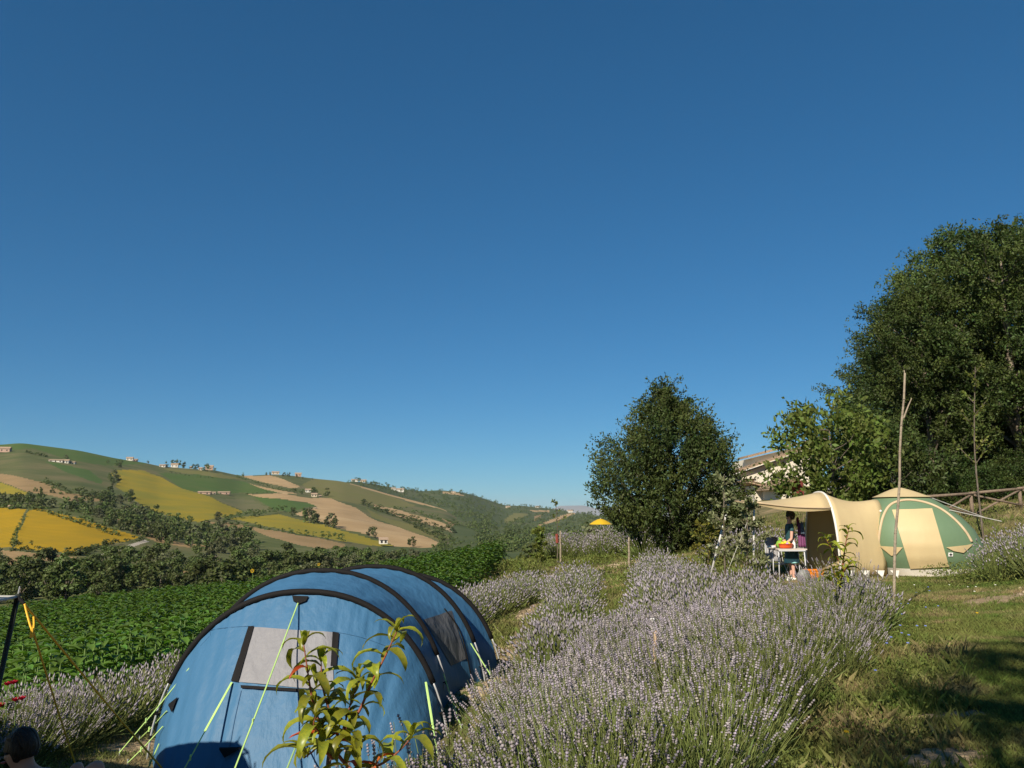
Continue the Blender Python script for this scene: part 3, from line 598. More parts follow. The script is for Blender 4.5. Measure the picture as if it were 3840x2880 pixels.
lav_row([(1.3, 5.3), (2.35, 7.3), (3.3, 9.0), (4.3, 10.8), (5.0, 12.4)], .5, 'lavender bush along the grass path, left of the tall cane', 'lavender along the grass path', .9, (-.38, 0))
lav_row([(-.42, 3.75), (0.0, 4.35), (.5, 4.9), (1.1, 5.3)], .4, 'nearest lavender bush at the bottom of the picture', 'nearest lavender bushes', .92, (-.15, .05))
lav_row([(.1, 3.55), (.6, 4.1), (1.2, 4.7)], .42, 'lavender bush at the bottom edge with long green stems', 'bottom edge lavender bushes', .88, (-.25, 0))
lav_row([(2.9, 7.6), (3.9, 9.6), (4.9, 11.4), (5.2, 12.0)], .55, 'lavender bush at the foot of the tall cane', 'lavender by the tall cane', .8, (-.2, 0))
for px, py in [(1930, 2100), (1985, 2092), (2085, 2092), (2140, 2088), (2255, 2100), (2300, 2092), (2420, 2095), (2100, 2100), (2275, 2085), (1955, 2088), (2395, 2075)]:
    p = G(px, py)
    for k in range(2): lav_at(p.x + .28 * k, p.y + .75 * k, 'rounded lavender bush on the far rise left of the big round tree', 'lavender bushes on the far rise', 1.5)
for x, y in [(9.5, 15.9), (10.1, 16.2), (10.7, 15.6), (9.9, 15.3), (11.2, 16.4), (10.6, 17.0), (11.4, 17.4), (11.9, 16.6), (12.2, 17.6), (12.3, 18.6), (11.2, 18.3), (12.9, 18.2), (13.4, 19.2), (12.9, 20.0), (10.6, 14.7), (11.5, 15.2), (12.6, 16.8)]:
    lav_at(x, y, 'lavender bush on the bank right of the beige and green tent', 'lavender on the right bank', 1.02)
for x, y in [(7.0, 25.2), (7.7, 25.6), (8.3, 25.1), (8.9, 25.7), (6.6, 26.2), (7.5, 26.5), (8.4, 26.4)]:
    lav_at(x, y, 'greyish lavender bush behind the awning of the beige tent', 'lavender behind the beige tent', 1.4)

# ------------------------------------------------------------------ sunflower crop, mostly before flowering
M_sfl = mat('sunflower_leaf', (.085, .175, .026), (.13, .21, .036), rough=.45, island=.35, objr=.2, trans=.32, transcol=(1, 1.2, .4), spec=.45)
M_sfs = mat('sunflower_stem', (.11, .17, .045), rough=.7)
M_pet = mat('yellow_petal', (.62, .40, .015), rough=.7, trans=.2); M_disc = mat('flower_disc', (.12, .07, .02), (.2, .12, .03), rough=.9, nscale=60)
def sunflower(seed, nl=17, h_=1.12):
    rg = np.random.default_rng(seed); V = []; Fq = []; o = 0
    for i in range(nl):
        t = i / nl; z = h_ * (.15 + .85 * t ** .75); a = i * 2.4 + rg.uniform(-.4, .4); L = (.25 - .08 * t * t) * rg.uniform(.8, 1.2); w_ = L * .72; dr = rg.uniform(.15, .75) * (1 - .6 * t)
        u = np.array([math.cos(a), math.sin(a), 0]); s = np.array([-math.sin(a), math.cos(a), 0]); c0 = np.array([0, 0, z]) + u * .10 * (1 - t)
        up = np.array([0, 0, 1.0]); k = .25 + .6 * t
        pts = [c0, c0 + u * L * .35 + up * L * .18 * k, c0 + u * L * .75 + up * L * (.16 * k - .25 * dr), c0 + u * L * .98 - up * L * .75 * dr]
        ws = [.12, 1, .72, .05]
        for q, p in enumerate(pts):
            V += [p + s * w_ * ws[q] / 2 + up * .02, p - up * .012, p - s * w_ * ws[q] / 2 + up * .02]
        for q in range(3):
            b_ = o + q * 3; Fq += [[b_, b_ + 1, b_ + 4, b_ + 3], [b_ + 1, b_ + 2, b_ + 5, b_ + 4]]
        o += 12
    return np.array(V), np.array(Fq)
SF = [sunflower(i) for i in range(6)]
SFM = [arr_mesh('leaves', v, f, M_sfl, True) for v, f in SF]
sb = MB(); sb.tube([(0, 0, -.1), (.01, 0, .6), (0, .01, 1.04)], [.014, .012, .007], 6); SFS = sb.mesh('stem', M_sfs, True)
FPOLY = [(-10.5, 11.6), (-6.4, 12.0), (-5.6, 14.5), (-5.5, 17), (-2.9, 17.6), (-2.0, 20), (-1.2, 26), (-.6, 34), (-.4, 44), (-6, 45), (-13, 43), (-22, 39), (-31, 33), (-24, 19)]
pts = []
for r_ in np.arange(-34, 4, .62):
    for s_ in np.arange(10, 46, .42):
        x = r_ + .12 * s_ + rnd.uniform(-.1, .1); y = s_ + rnd.uniform(-.12, .12)
        pts.append((x, y))
pts = np.array(pts); pts = pts[inpoly(pts[:, 0], pts[:, 1], FPOLY)]
pz = HV(pts[:, 0], pts[:, 1]); pp = np.array([proj((x, y, z + .8)) for (x, y), z in zip(pts, pz)])
vis = (pp[:, 0] > -150)
pts, pz = pts[vis], pz[vis]; order = np.argsort(np.hypot(pts[:, 0], pts[:, 1])); pts, pz = pts[order], pz[order]
print('sunflowers', len(pts))
for i in range(min(300, len(pts))):
    x, y = pts[i]
    lb = 'leafy green sunflower plant at the field edge left of the blue tent' if x < -4.5 else 'leafy green sunflower plant at the field edge behind the blue tent'
    o = thing('sunflower_plant', lb, 'sunflower', (x, y, pz[i]), 'sunflower plants ' + lb[28:]); o.rotation_euler.z = rnd.uniform(0, 6.28); s = rnd.uniform(.82, 1.12); o.scale = (s, s, s)
    put('stem', SFS, o); tag(put('leaves', SFM[rnd.randrange(6)], o), kind='stuff')
vs = []; fs = []; off = 0; rg = np.random.default_rng(4)
for i in range(300, len(pts)):
    V, Fq = SF[int(rg.integers(6))]; a = rg.uniform(0, 6.28); s = rg.uniform(.85, 1.15); c, sn = math.cos(a) * s, math.sin(a) * s
    W_ = np.stack([V[:, 0] * c - V[:, 1] * sn, V[:, 0] * sn + V[:, 1] * c, V[:, 2] * s], 1) + np.array([pts[i, 0], pts[i, 1], pz[i]])
    vs.append(W_); fs.append(Fq + off); off += len(V)
tag(put('sunflower_crop', arr_mesh('sunflower_crop', np.vstack(vs), np.vstack(fs), M_sfl, True)), 'dense green sunflower crop filling the field down to the creek', 'sunflowers', kind='stuff')
def yellow_head(px, py, y, r, label):
    p = fp(px, py, y); e = thing('sunflower_bloom', label, 'sunflower', (p.x, p.y, H(p.x, p.y)))
    mb = MB(); mb.tube([(p.x, p.y, H(p.x, p.y) - .05), (p.x + .02, p.y, p.z - .2), (p.x, p.y, p.z)], [.015, .013, .01], 6); part('stem', mb, M_sfs, e)
    mb = MB()
    for k in range(16):
        a = k / 16 * 6.283; u = Vector((math.cos(a), 0, math.sin(a))); s = Vector((-math.sin(a), 0, math.cos(a))); c = p + Vector((0, -.02, 0))
        mb.add([c + u * r * .4, c + u * r * .75 + s * r * .16 - Vector((0, .02, 0)), c + u * r * 1.05 + Vector((0, .01, 0)), c + u * r * .75 - s * r * .16 - Vector((0, .02, 0))], [(0, 1, 2, 3)])
    part('petals', mb, M_pet, e); mb = MB(); mb.ell(p + Vector((0, -.01, 0)), (r * .5, .03, r * .5), 12, 6); part('disc', mb, M_disc, e, True)
yellow_head(947, 2141, 34, .085, 'lone yellow sunflower bloom above the crop left of the tent top')
yellow_head(1196, 2117, 40, .075, 'small yellow sunflower bloom at the far edge of the crop')

# ------------------------------------------------------------------ grass, weeds, stones
M_grass = mat('grass_blade', (.105, .155, .028), (.175, .185, .05), rough=.8, island=.35, nscale=1.3, trans=.3, col3=(.30, .23, .115), n3=.9, n3lo=.50, n3hi=.66)
rg = np.random.default_rng(21)
def blades(n, sampler, hmin, hmax, wd):
    x, y = sampler(n); z = HV(x, y); n = len(x); a = rg.uniform(0, 6.28, n); h_ = rg.uniform(hmin, hmax, n); l_ = rg.uniform(.1, .9, n) * h_
    b = rg.uniform(0, 6.28, n); dx = np.cos(a) * wd / 2; dy = np.sin(a) * wd / 2
    V = np.stack([np.stack([x - dx, y - dy, z - .01], 1), np.stack([x + dx, y + dy, z - .01], 1),
                  np.stack([x + np.cos(b) * l_ * .35 + dx * .7, y + np.sin(b) * l_ * .35 + dy * .7, z + h_ * .6], 1), np.stack([x + np.cos(b) * l_, y + np.sin(b) * l_, z + h_], 1)], 1)
    return V.reshape(-1, 3), np.array([[0, 1, 2], [0, 2, 3]])[None] + 4 * np.arange(n)[:, None, None]
def samp(ymin, ymax, pxl, pxr, pw=1.0):
    def f(n):
        y = ymin + (ymax - ymin) * rg.random(n) ** pw; px = rg.uniform(pxl, pxr, n); x = (px - 1920) / F * y * 1.04; return x, y
    return f
def tent_free(x, y):
    soil = np.zeros(len(x), bool)
    for cx, cy, rx, ry, rot, _ in SOIL:
        dx, dy = x - cx, y - cy; u = (dx * math.cos(rot) + dy * math.sin(rot)) / rx; v = (-dx * math.sin(rot) + dy * math.cos(rot)) / ry; soil |= (u * u + v * v < (.85 + .2 * np.sin(9 * np.arctan2(v, u) + cx)) ** 2) & (np.sin(37 * x) * np.sin(41 * y + x) < .86)
    return ~soil & ~(((x > -4.0) & (x < -.7) & (y > 8.6) & (y < 14.2)) | ((x > 7.7) & (x < 12.0) & (y > 19.3) & (y < 22)))
_q = G(3770, 2240); _q2 = G(3520, 2850); _q3 = G(3560, 2690); _q4 = G(2320, 2118); _q5 = G(520, 2800)
SOIL = [(-.10, 13.2, 3.9, .24, 1.50, 'bare stony soil strip between the blue tent and the lavender'), (.42, 19.4, 2.6, .26, 1.40, 'far end of the bare stony strip'), (_q.x, _q.y, 1.3, .45, .5, 'pale bare soil patch at the right picture edge'), (_q2.x, _q2.y, .38, .22, .3, 'pale bare patch at the bottom right'), (_q3.x, _q3.y, .35, .14, .1, 'small bare patch in the shade'), (_q4.x, _q4.y, 1.6, .9, .1, 'bare soil before the far lavender bushes'), (_q5.x, _q5.y, .5, .3, .4, 'worn soil by the tent pegs')]
M_soil = mat('bare_soil', (.36, .27, .16), (.27, .19, .11), rough=.95, nscale=7, detail=6, bump=.8, bscale=25)
for cx, cy, rx, ry, rot, lb in SOIL:
    V = []; Fs = []; ns, nrg = 72, 6
    for k in range(nrg + 1):
        for j in range(ns):
            a = 2 * math.pi * j / ns; q = k / nrg * (1.0 + .22 * math.sin(5 * a + cx) + .12 * math.sin(11 * a + cy)); u, v = q * rx * math.cos(a), q * ry * math.sin(a)
            V.append((cx + u * math.cos(rot) - v * math.sin(rot), cy + u * math.sin(rot) + v * math.cos(rot), k / nrg))
    V = np.array(V); V[:, 2] = HV(V[:, 0], V[:, 1]) + np.where(V[:, 2] > .95, -.012, .008)
    for k in range(nrg):
        for j in range(ns): j2 = (j + 1) % ns; Fs.append((k * ns + j, (k + 1) * ns + j, (k + 1) * ns + j2, k * ns + j2))
    tag(put('bare_soil', arr_mesh('bare_soil', V, np.array(Fs), M_soil, True)), lb, kind='structure')
vs = []; fs = []; off = 0
for n, sm, a, b, wd in [(170000, samp(3.9, 9.5, 2450, 4050, 1.0), .02, .055, .0032), (90000, samp(8.5, 16, 2900, 4050, 1.1), .03, .07, .006), (60000, samp(15, 25, 2950, 4000, 1.2), .04, .09, .010), (80000, samp(6.2, 12.5, -200, 2050, 1.2), .02, .06, .006),
                    (40000, samp(15, 40, 1650, 2700, 1.3), .06, .18, .018), (26000, samp(20, 40, 2600, 4000, 1.2), .06, .2, .02), (3500, samp(4.2, 9, 2500, 3500, 1.0), .06, .16, .0035), (9000, samp(13, 18, 1650, 2450), .05, .13, .012)]:
    V, Fq = blades(n, sm, a, b, wd); keep = tent_free(V[::4, 0], V[::4, 1]); V = V.reshape(-1, 4, 3)[keep].reshape(-1, 3); Fq = np.array([[0, 1, 2], [0, 2, 3]])[None] + 4 * np.arange(len(V) // 4)[:, None, None]
    vs.append(V); fs.append(Fq.reshape(-1, 3) + off); off += len(V)
tag(put('grass', arr_mesh('grass', np.vstack(vs), np.vstack(fs), M_grass)), 'short half dry grass on the path and between the rows', 'grass', kind='stuff')
# broad-leaved weeds: on the verges, round the roses, on the far rise
M_weed = mat('weed_leaf', (.12, .16, .03), (.19, .20, .05), rough=.65, island=.45, trans=.35, nscale=2)
wv = []; wf = []; off = 0
def weeds(cx, cy, n, rad, hh, lf):
    global off
    a = rg.uniform(0, 6.28, n); r = rad * rg.random(n) ** .5; x = cx + r * np.cos(a); y = cy + r * np.sin(a); P = np.stack([x, y, HV(x, y) + hh * rg.random(n)], 1)
    D = unit(rg.normal(size=(n, 3)) + np.array([0, 0, .6])); V, Fq = leaves(P, D, lf * rg.uniform(.6, 1.4, n), lf * .38, rg, .1); wv.append(V); wf.append(Fq + off); off += len(V)
for i in range(46):
    t = rg.random(); y = 4.6 + 9 * t; weeds(1.6 + (y - 4.6) * .53 + rg.uniform(-.2, .6), y, 150, .30, .12, .034)
for i in range(60):
    y = rg.uniform(24, 37); weeds(rg.uniform(-.6, 6.0), y, 90, .7, .28, .11)
for i in range(36):
    y = rg.uniform(16, 34); weeds(-2.2 + (y - 17) * .13 + rg.uniform(-.1, .9), y, 120, .5, .55, .12)
for i in range(26): weeds(rg.uniform(8.7, 13.5), rg.uniform(14.4, 18), 200, .5, .35, .06)
for i in range(22): weeds(rg.uniform(-5.6, -4.3), rg.uniform(7.1, 8.2), 150, .3, .25, .045)
for i in range(26): weeds(rg.uniform(5.5, 9.5), rg.uniform(23, 27), 120, .6, .4, .11)
for i in range(16): weeds(rg.uniform(-.35, .15), 13 + 8 * rg.random(), 60, .3, .1, .06)
tag(put('weeds', arr_mesh('weeds', np.vstack(wv), np.vstack(wf), M_weed)), 'low green weeds along the rows and verges', 'weeds', kind='stuff')
M_stone = mat('pale_stone', (.40, .32, .22), (.30, .23, .15), rough=.95, island=.25, nscale=5)
vs = []; fs = []; off = 0
ico = np.array([(0, 0, 1), (.9, 0, .3), (.28, .85, .3), (-.72, .52, .3), (-.72, -.52, .3), (.28, -.85, .3), (.7, .5, -.4), (-.3, .8, -.4), (-.9, 0, -.4), (-.3, -.8, -.4), (.7, -.5, -.4)])
itf = np.array([(0, 1, 2), (0, 2, 3), (0, 3, 4), (0, 4, 5), (0, 5, 1), (1, 6, 2), (2, 6, 7), (2, 7, 3), (3, 7, 8), (3, 8, 4), (4, 8, 9), (4, 9, 5), (5, 9, 10), (5, 10, 1), (1, 10, 6)])
for i in range(900):
    k = i % 3
    if k < 2: y = 10.5 + 9 * rg.random() ** 1.3; x = -.42 + (y - 11) * .055 + rg.normal() * .22; s = rg.uniform(.015, .06)
    elif i % 2: y = rg.uniform(29, 32); x = 3.2 + (y - 29) * .5 + rg.normal() * .9; s = rg.uniform(.03, .10)
    else: y = rg.uniform(13.5, 15.5); x = 7.9 + rg.random() * 2; s = rg.uniform(.02, .05)
    V = ico * s * rg.uniform(.7, 1.3, (11, 1)) * np.array([1.2, 1, .6]) + np.array([x, y, H(x, y)]); vs.append(V); fs.append(itf + off); off += 11
tag(put('stones', arr_mesh('stones', np.vstack(vs), np.vstack(fs), M_stone)), 'pale stones on the bare strip between tent and lavender', 'stones', kind='stuff')
# small wild flowers, each a plant of its own
M_blue = mat('chicory_blue', (.20, .26, .62), rough=.8, trans=.2); M_wht = mat('white_petal', (.75, .74, .66), rough=.8, trans=.2)
def wildflower(px, py, m, r, hgt, label, group):
    g = G(px, py + hgt * 2990 / max(G(px, py).y, 1)); e = thing('wildflower', label, 'wildflower', g, group); top_ = g + Vector((rnd.uniform(-.03, .03), 0, hgt))
    mb = MB(); mb.tube([g - Vector((0, 0, .02)), top_], [.003, .002], 4); part('stem', mb, M_stem, e)
    mb = MB()
    for k in range(9):
        a = k * .698; u = Vector((math.cos(a), math.sin(a) * .8 - .1, .45 + .25 * math.sin(a))).normalized(); s = u.cross(Vector((0, -1, .5))).normalized()
        mb.add([top_, top_ + u * r * .7 + s * r * .28, top_ + u * r, top_ + u * r * .7 - s * r * .28], [(0, 1, 2, 3)])
    part('petals', mb, m, e)
for q in [(3487, 2211), (3483, 2226), (3387, 2275), (3412, 2275), (3480, 2290), (3525, 2284), (3384, 2315), (3380, 2365), (3378, 2392), (3418, 2400), (3356, 2406), (3420, 2430), (3342, 2430), (3228, 2394), (3293, 2535), (3480, 2366), (3450, 2366)]:
    wildflower(q[0], q[1], M_blue, .014, .22, 'small pale blue flower in the grass right of the cane', 'blue flowers by the cane')
for q, lb in [((3325, 2353), 'yellow flower at the foot of the cane'), ((3670, 2308), 'tiny yellow flower in the middle of the grass path'), ((3186, 2763), 'yellow flower in the shaded grass at the bottom right'), ((2962, 2744), 'yellow flower under the lavender stems at the bottom')]:
    wildflower(*q, M_pet, .018, .15, lb, None)
for q in [(3427, 2195), (3435, 2225), (3565, 2195), (3628, 2203), (3660, 2202), (3655, 2220), (3728, 2195)]:
    wildflower(q[0], q[1], M_wht, .018, .08, 'white clover head in the grass before the beige tent', 'white flowers before the beige tent')
# ------------------------------------------------------------------ near trees
M_oak = fol('dark_oak_leaf', (.036, .062, .014), (.085, .110, .026), isl=.5, tr=.22, ns=.5)  # paler noise patches put sunlit clumps into the leaf colour
M_mid = fol('dark_bush_leaf', (.036, .062, .015), (.085, .105, .026), isl=.5, tr=.22, ns=.6)
M_fig = fol('fig_leaf', (.105, .155, .028), (.145, .18, .038), isl=.45, tr=.3)
M_yng = fol('young_leaf', (.12, .15, .03), (.17, .17, .04), isl=.4, tr=.35)
M_olive = fol('pale_leaf', (.27, .27, .15), (.16, .19, .08), isl=.45, tr=.25)
def shoot_tree(seed, env, nshoot, nleaf, leaf, slen, inner=.35, upb=.5, azw=.18, gather=.3):
    """env: list of (height, radius); shoots grow out of the envelope, leaves along the shoots"""
    rg = np.random.default_rng(seed); hs_ = np.array([e[0] for e in env]); rs_ = np.array([e[1] for e in env])
    hh = rg.uniform(hs_[0], hs_[-1], nshoot * 3); keep = rg.random(nshoot * 3) < (np.interp(hh, hs_, rs_) + .25) / (rs_.max() + .25); hh = hh[keep][:nshoot]; n = len(hh)
    az = rg.uniform(0, 2 * math.pi, n); ph = rg.uniform(0, 6.28, 5)
    lob = 1 + azw * (np.sin(3 * az + hh * 1.3 + ph[0]) + .7 * np.sin(5 * az - hh * 1.9 + ph[1]) + .5 * np.sin(9 * az + 2.7 * hh + ph[2])) * .6
    f = 1 - (1 - inner) * rg.random(n) ** 2.2
    r = np.interp(hh, hs_, rs_) * lob * f
    # shoots gather in boughs: pull towards the nearest of a set of bough ends
    P = np.stack([r * np.cos(az), r * np.sin(az), hh], 1)
    nb = max(24, n // 14); bi = rg.integers(0, n, nb); Bc = P[bi]
    j = np.argmin(((P[:, None] - Bc[None]) ** 2).sum(-1), 1); P = P * (1 - gather) + Bc[j] * gather
    d = unit(np.stack([np.cos(az), np.sin(az), upb + .3 * rg.normal(size=n)], 1) + rg.normal(size=(n, 3)) * .35)
    Ls = slen * rg.uniform(.6, 1.5, n)
    k = np.repeat(np.arange(n), nleaf); t = rg.random(len(k))
    Q = P[k] + d[k] * ((t - .45) * Ls[k])[:, None] + rg.normal(size=(len(k), 3)) * leaf * .35
    D = unit(d[k] * .6 + rg.normal(size=Q.shape) * .75)
    V, Fq = leaves(Q, D, leaf * rg.uniform(.7, 1.35, len(k)), leaf * .52, rg, .08)
    return V, Fq, P, Bc
def wood(Bc, h0, base_r, top, seed, nl=26, lean=(0, 0)):
    rg = np.random.default_rng(seed); mb = MB(); T = Vector((lean[0], lean[1], top)); path = [Vector((0, 0, -.4)), Vector((0.03, 0, h0)), Vector((0, 0, h0)).lerp(T, .5) + Vector((rg.normal() * .1, rg.normal() * .1, 0)), T]
    tr = bez(path, 5); mb.tube(tr, [base_r * (1.25 if i == 0 else 1 - .88 * i / (len(tr) - 1)) for i in range(len(tr))], 9)
    for b in Bc[:nl]:
        b = Vector(b.tolist()); z = max(h0 * .8, min(top * .9, b.z - .45 * math.hypot(b.x, b.y))); t = min(.95, max(0.05, (z + .4) / (top + .4))); s = tr[int(t * (len(tr) - 1))]
        m_ = s.lerp(b, .5) + Vector((rg.normal() * .12, rg.normal() * .12, -.12)); rr_ = base_r * .38 * (1 - .6 * t); mb.tube(bez([s, m_, b], 3), [rr_, rr_ * .9, rr_ * .75, rr_ * .6, rr_ * .5, rr_ * .35, rr_ * .2], 5)
    return mb
def place_tree(name, label, x, y, z, crown, trunk, rz=0, s=1.0, group=None):
    o = thing(name, label, 'tree', (x, y, z), group); o.rotation_euler.z = rz; o.scale = (s, s, s) if not isinstance(s, tuple) else s
    put('trunk', trunk, o); tag(put('crown', crown, o), kind='stuff'); return o
# the round dark tree in the middle distance
env = [(.1, 1.5), (.6, 2.3), (1.4, 2.95), (2.4, 3.15), (3.4, 3.05), (4.2, 2.7), (4.9, 2.2), (5.6, 1.45), (6.3, .85), (6.9, .25)]
V, Fq, P, Bc = shoot_tree(301, env, 2700, 27, .135, 1.1, inner=.15, upb=.7, azw=.26, gather=.3)
p = fp(2522, 2083, 33); mid_c = arr_mesh('crown', V, Fq, M_mid)
place_tree('round_tree', 'big round dark green tree standing alone behind the lavender', p.x, p.y, H(p.x, p.y) - .1, mid_c, wood(Bc, .8, .20, 6.4, 1).mesh('trunk', M_bark, True), 0, (.88, .88, 1.0))
# tall trees at the right
envb = [(1.5, 1.6), (2.2, 3.2), (3.6, 4.3), (5.5, 4.8), (8, 4.7), (10, 4.0), (11.5, 3.0), (12.6, 1.7), (13.2, .4)]
M_bark2 = mat('sunlit_bark', (.27, .22, .165), (.18, .15, .11), rough=.95, nscale=5, bump=.8, bscale=14, stretch=(3, 3, .6)); BIG = []  # bark colour lightened to stand for sunlight on these trunks
for s in (311, 312):
    V, Fq, P, Bc = shoot_tree(s, envb, 3300, 26, .17, 1.35, inner=.25, upb=.3, azw=.33, gather=.42)
    BIG.append((arr_mesh('crown', V, Fq, M_oak), wood(Bc, 2.6, .30, 11.5, s, 34).mesh('trunk', M_bark2, True)))
for px, y, k, rz, s, lb in [(3505, 35, 0, .3, (.66, .66, .70), 'tall dark tree with a pale trunk right behind the beige tent'), (3840, 33.5, 1, 2.1, (.82, .82, .86), 'tallest dark tree at the right picture edge behind the wooden fence'), (3660, 38, 0, 4.2, (.80, .80, .93), 'dark tree filling the gap between the two trunks behind the fence'),
                        (3415, 43, 1, 5.2, (.55, .55, .62), 'dark tree far behind the beige tent, left of the pale trunk'), (4050, 40, 1, 1.1, (.9, .9, 1.0), 'tall tree reaching in from the right picture edge')]:
    q = fp(px, 1840, y); place_tree('tall_tree', lb, q.x, y, H(q.x, y), BIG[k][0], BIG[k][1], rz, s, 'tall trees behind the fence')
# shrubs added to darken the deep shade below those crowns
envu = [(.1, 1.5), (.8, 2.2), (1.8, 2.3), (2.8, 1.6), (3.4, .5)]
V, Fq, P, Bc = shoot_tree(321, envu, 420, 24, .16, .7, inner=.2); UND = arr_mesh('crown', V, Fq, M_oak); UNT = wood(Bc, .4, .09, 2.6, 3, 10).mesh('trunk', M_bark, True)
for i, (px, y, lb) in enumerate([(3430, 46, 'dark shrub added for the shade left of the pale trunk'), (3560, 47, 'dark shrub added for the shade right of the pale trunk'), (3680, 48, 'dark shrub added for the shade behind the thin sapling'), (3800, 46, 'dark shrub added for the shade at the right fence end'), (3930, 44, 'dark shrub added at the right picture edge for deep shade'), (3300, 50, 'dark shrub added for the shade behind the beige tent roof'), (3490, 52, 'farther dark shrub added for the shade between the trunks'), (3740, 53, 'farthest dark shrub added for the shade behind the fence'), (3590, 41, 'dense dark shrub added for the shade just behind the fence post'), (3720, 40, 'dense dark shrub added for the shade behind the crossed rails'), (3850, 38.5, 'dense dark shrub added for the shade at the foot of the right trunk'), (3470, 40, 'dense dark shrub added for the shade at the foot of the pale trunk'), (3960, 37, 'dense dark shrub added for the shade beyond the right end of the fence')]):
    q = fp(px, 1840, y); place_tree('shade_fill_shrub', lb, q.x, y, H(q.x, y), UND, UNT, i * 1.3, (1.3, 1.3, 1.15), 'shrubs added for the shade')
for i, (px, y, s, lb) in enumerate([(3590, 30.5, .5, 'low shrub added as dark fill behind the left bay of the wooden fence'), (3700, 30.3, .52, 'low shrub added as dark fill behind the middle bay of the wooden fence'), (3775, 30.6, .5, 'low shrub added as dark fill behind the crossing rails of the fence'), (3870, 30.2, .55, 'low shrub added as dark fill behind the right bay of the wooden fence'), (3505, 31.5, .5, 'low shrub added as dark fill left of the fence, behind the tent'), (3650, 32.5, .62, 'second low shrub added as dark fill behind the middle of the fence'), (3800, 32.5, .62, 'second low shrub added as dark fill behind the right of the fence')]):
    q = fp(px, 1840, y); place_tree('fence_fill_shrub', lb, q.x, y, H(q.x, y) - .3, UND, UNT, i * 1.7, (s, s, s * .85), 'shrubs added as dark fill behind the fence')  # low shrubs added so the slope behind the rails reads as shade
# broad-leaved tree left of the tall ones
envf = [(.9, 1.0), (1.5, 1.7), (2.3, 2.0), (3.0, 1.75), (3.6, 1.2), (4.1, .5)]
V, Fq, P, Bc = shoot_tree(331, envf, 330, 17, .19, .75, inner=.25, upb=.45, azw=.25)
q = fp(3120, 1800, 28); place_tree('broadleaf_tree', 'bright green broad leaved tree before the farmhouse, over the tent porch', q.x, 28, H(q.x, 28), arr_mesh('crown', V, Fq, M_fig), wood(Bc, .9, .10, 3.6, 5, 22).mesh('trunk', M_bark, True), 0.4, (.98, 1.0, 1.22))
V, Fq, P, Bc = shoot_tree(332, envf, 260, 22, .15, .75, inner=.25, upb=.6)
q = fp(3230, 1800, 31); place_tree('broadleaf_tree', 'darker leafy tree between the bright broad leaved tree and the tall trees', q.x, 31, H(q.x, 31), arr_mesh('crown', V, Fq, fol('leaf_b', (.05, .078, .02), (.07, .095, .024))), wood(Bc, .9, .10, 3.6, 6, 16).mesh('trunk', M_bark, True), 1.4, (.95, 1.0, 1.1))
q = fp(3330, 1800, 30); place_tree('broadleaf_tree', 'leafy shrub tree just left of the cane, behind the tent roof', q.x, 30, H(q.x, 30), UND, UNT, 1.4, (.8, .9, 1.05))
# creek-side and hedge trees on the near rise (dark band left of the round tree)
for i, (px, y, s, lb) in enumerate([(1560, 76, .62, 'leftmost dark tree of the band behind the far lavender rise'), (1625, 80, .66, 'second dark tree of the band behind the sunflower field'), (1700, 78, .62, 'third dark tree of the band, above the pale sapling'), (1770, 84, .72, 'fourth dark tree of the band behind the sunflower corner'), (1850, 74, .68, 'fifth dark tree of the band, right of the sunflower corner'), (1925, 78, .74, 'sixth dark tree of the band, left of the budding sapling'), (2000, 72, .78, 'seventh dark tree of the band, behind the bushy sapling'), (2075, 76, .84, 'eighth dark tree of the band, behind the red sleeved sapling'), (2150, 74, .82, 'ninth dark tree of the band, left of the parasol'), (2225, 70, .80, 'last dark tree of the band, touching the yellow parasol')]):
    q = fp(px, 2000, y); place_tree('band_tree', lb, q.x, y, H(q.x, y) - 2.6, FARCROWN[i % 6], FARTRUNK, i * 1.1, s * .9, 'dark band of trees behind the far rise')
# trees behind the viewpoint: their shade lies on the path at the lower right
V, Fq, P, Bc = shoot_tree(341, envb, 1800, 24, .17, 1.1, inner=.3, upb=.3, azw=.3, gather=.35); PTC = arr_mesh('crown', V, Fq, M_oak); PTT = wood(Bc, 2.6, .28, 11.5, 9, 26).mesh('trunk', M_bark, True)
for i, (x, y, s, lb) in enumerate([(.15, -2.6, (.43, .43, .71), 'tree behind the viewpoint shading the near path'), (2.9, -1.6, (.44, .40, .76), 'second tree behind the viewpoint shading the path at the right')]):
    place_tree('path_tree', lb, x, y, H(x, y), PTC, PTT, i * 2.0, s, 'trees behind the viewpoint')
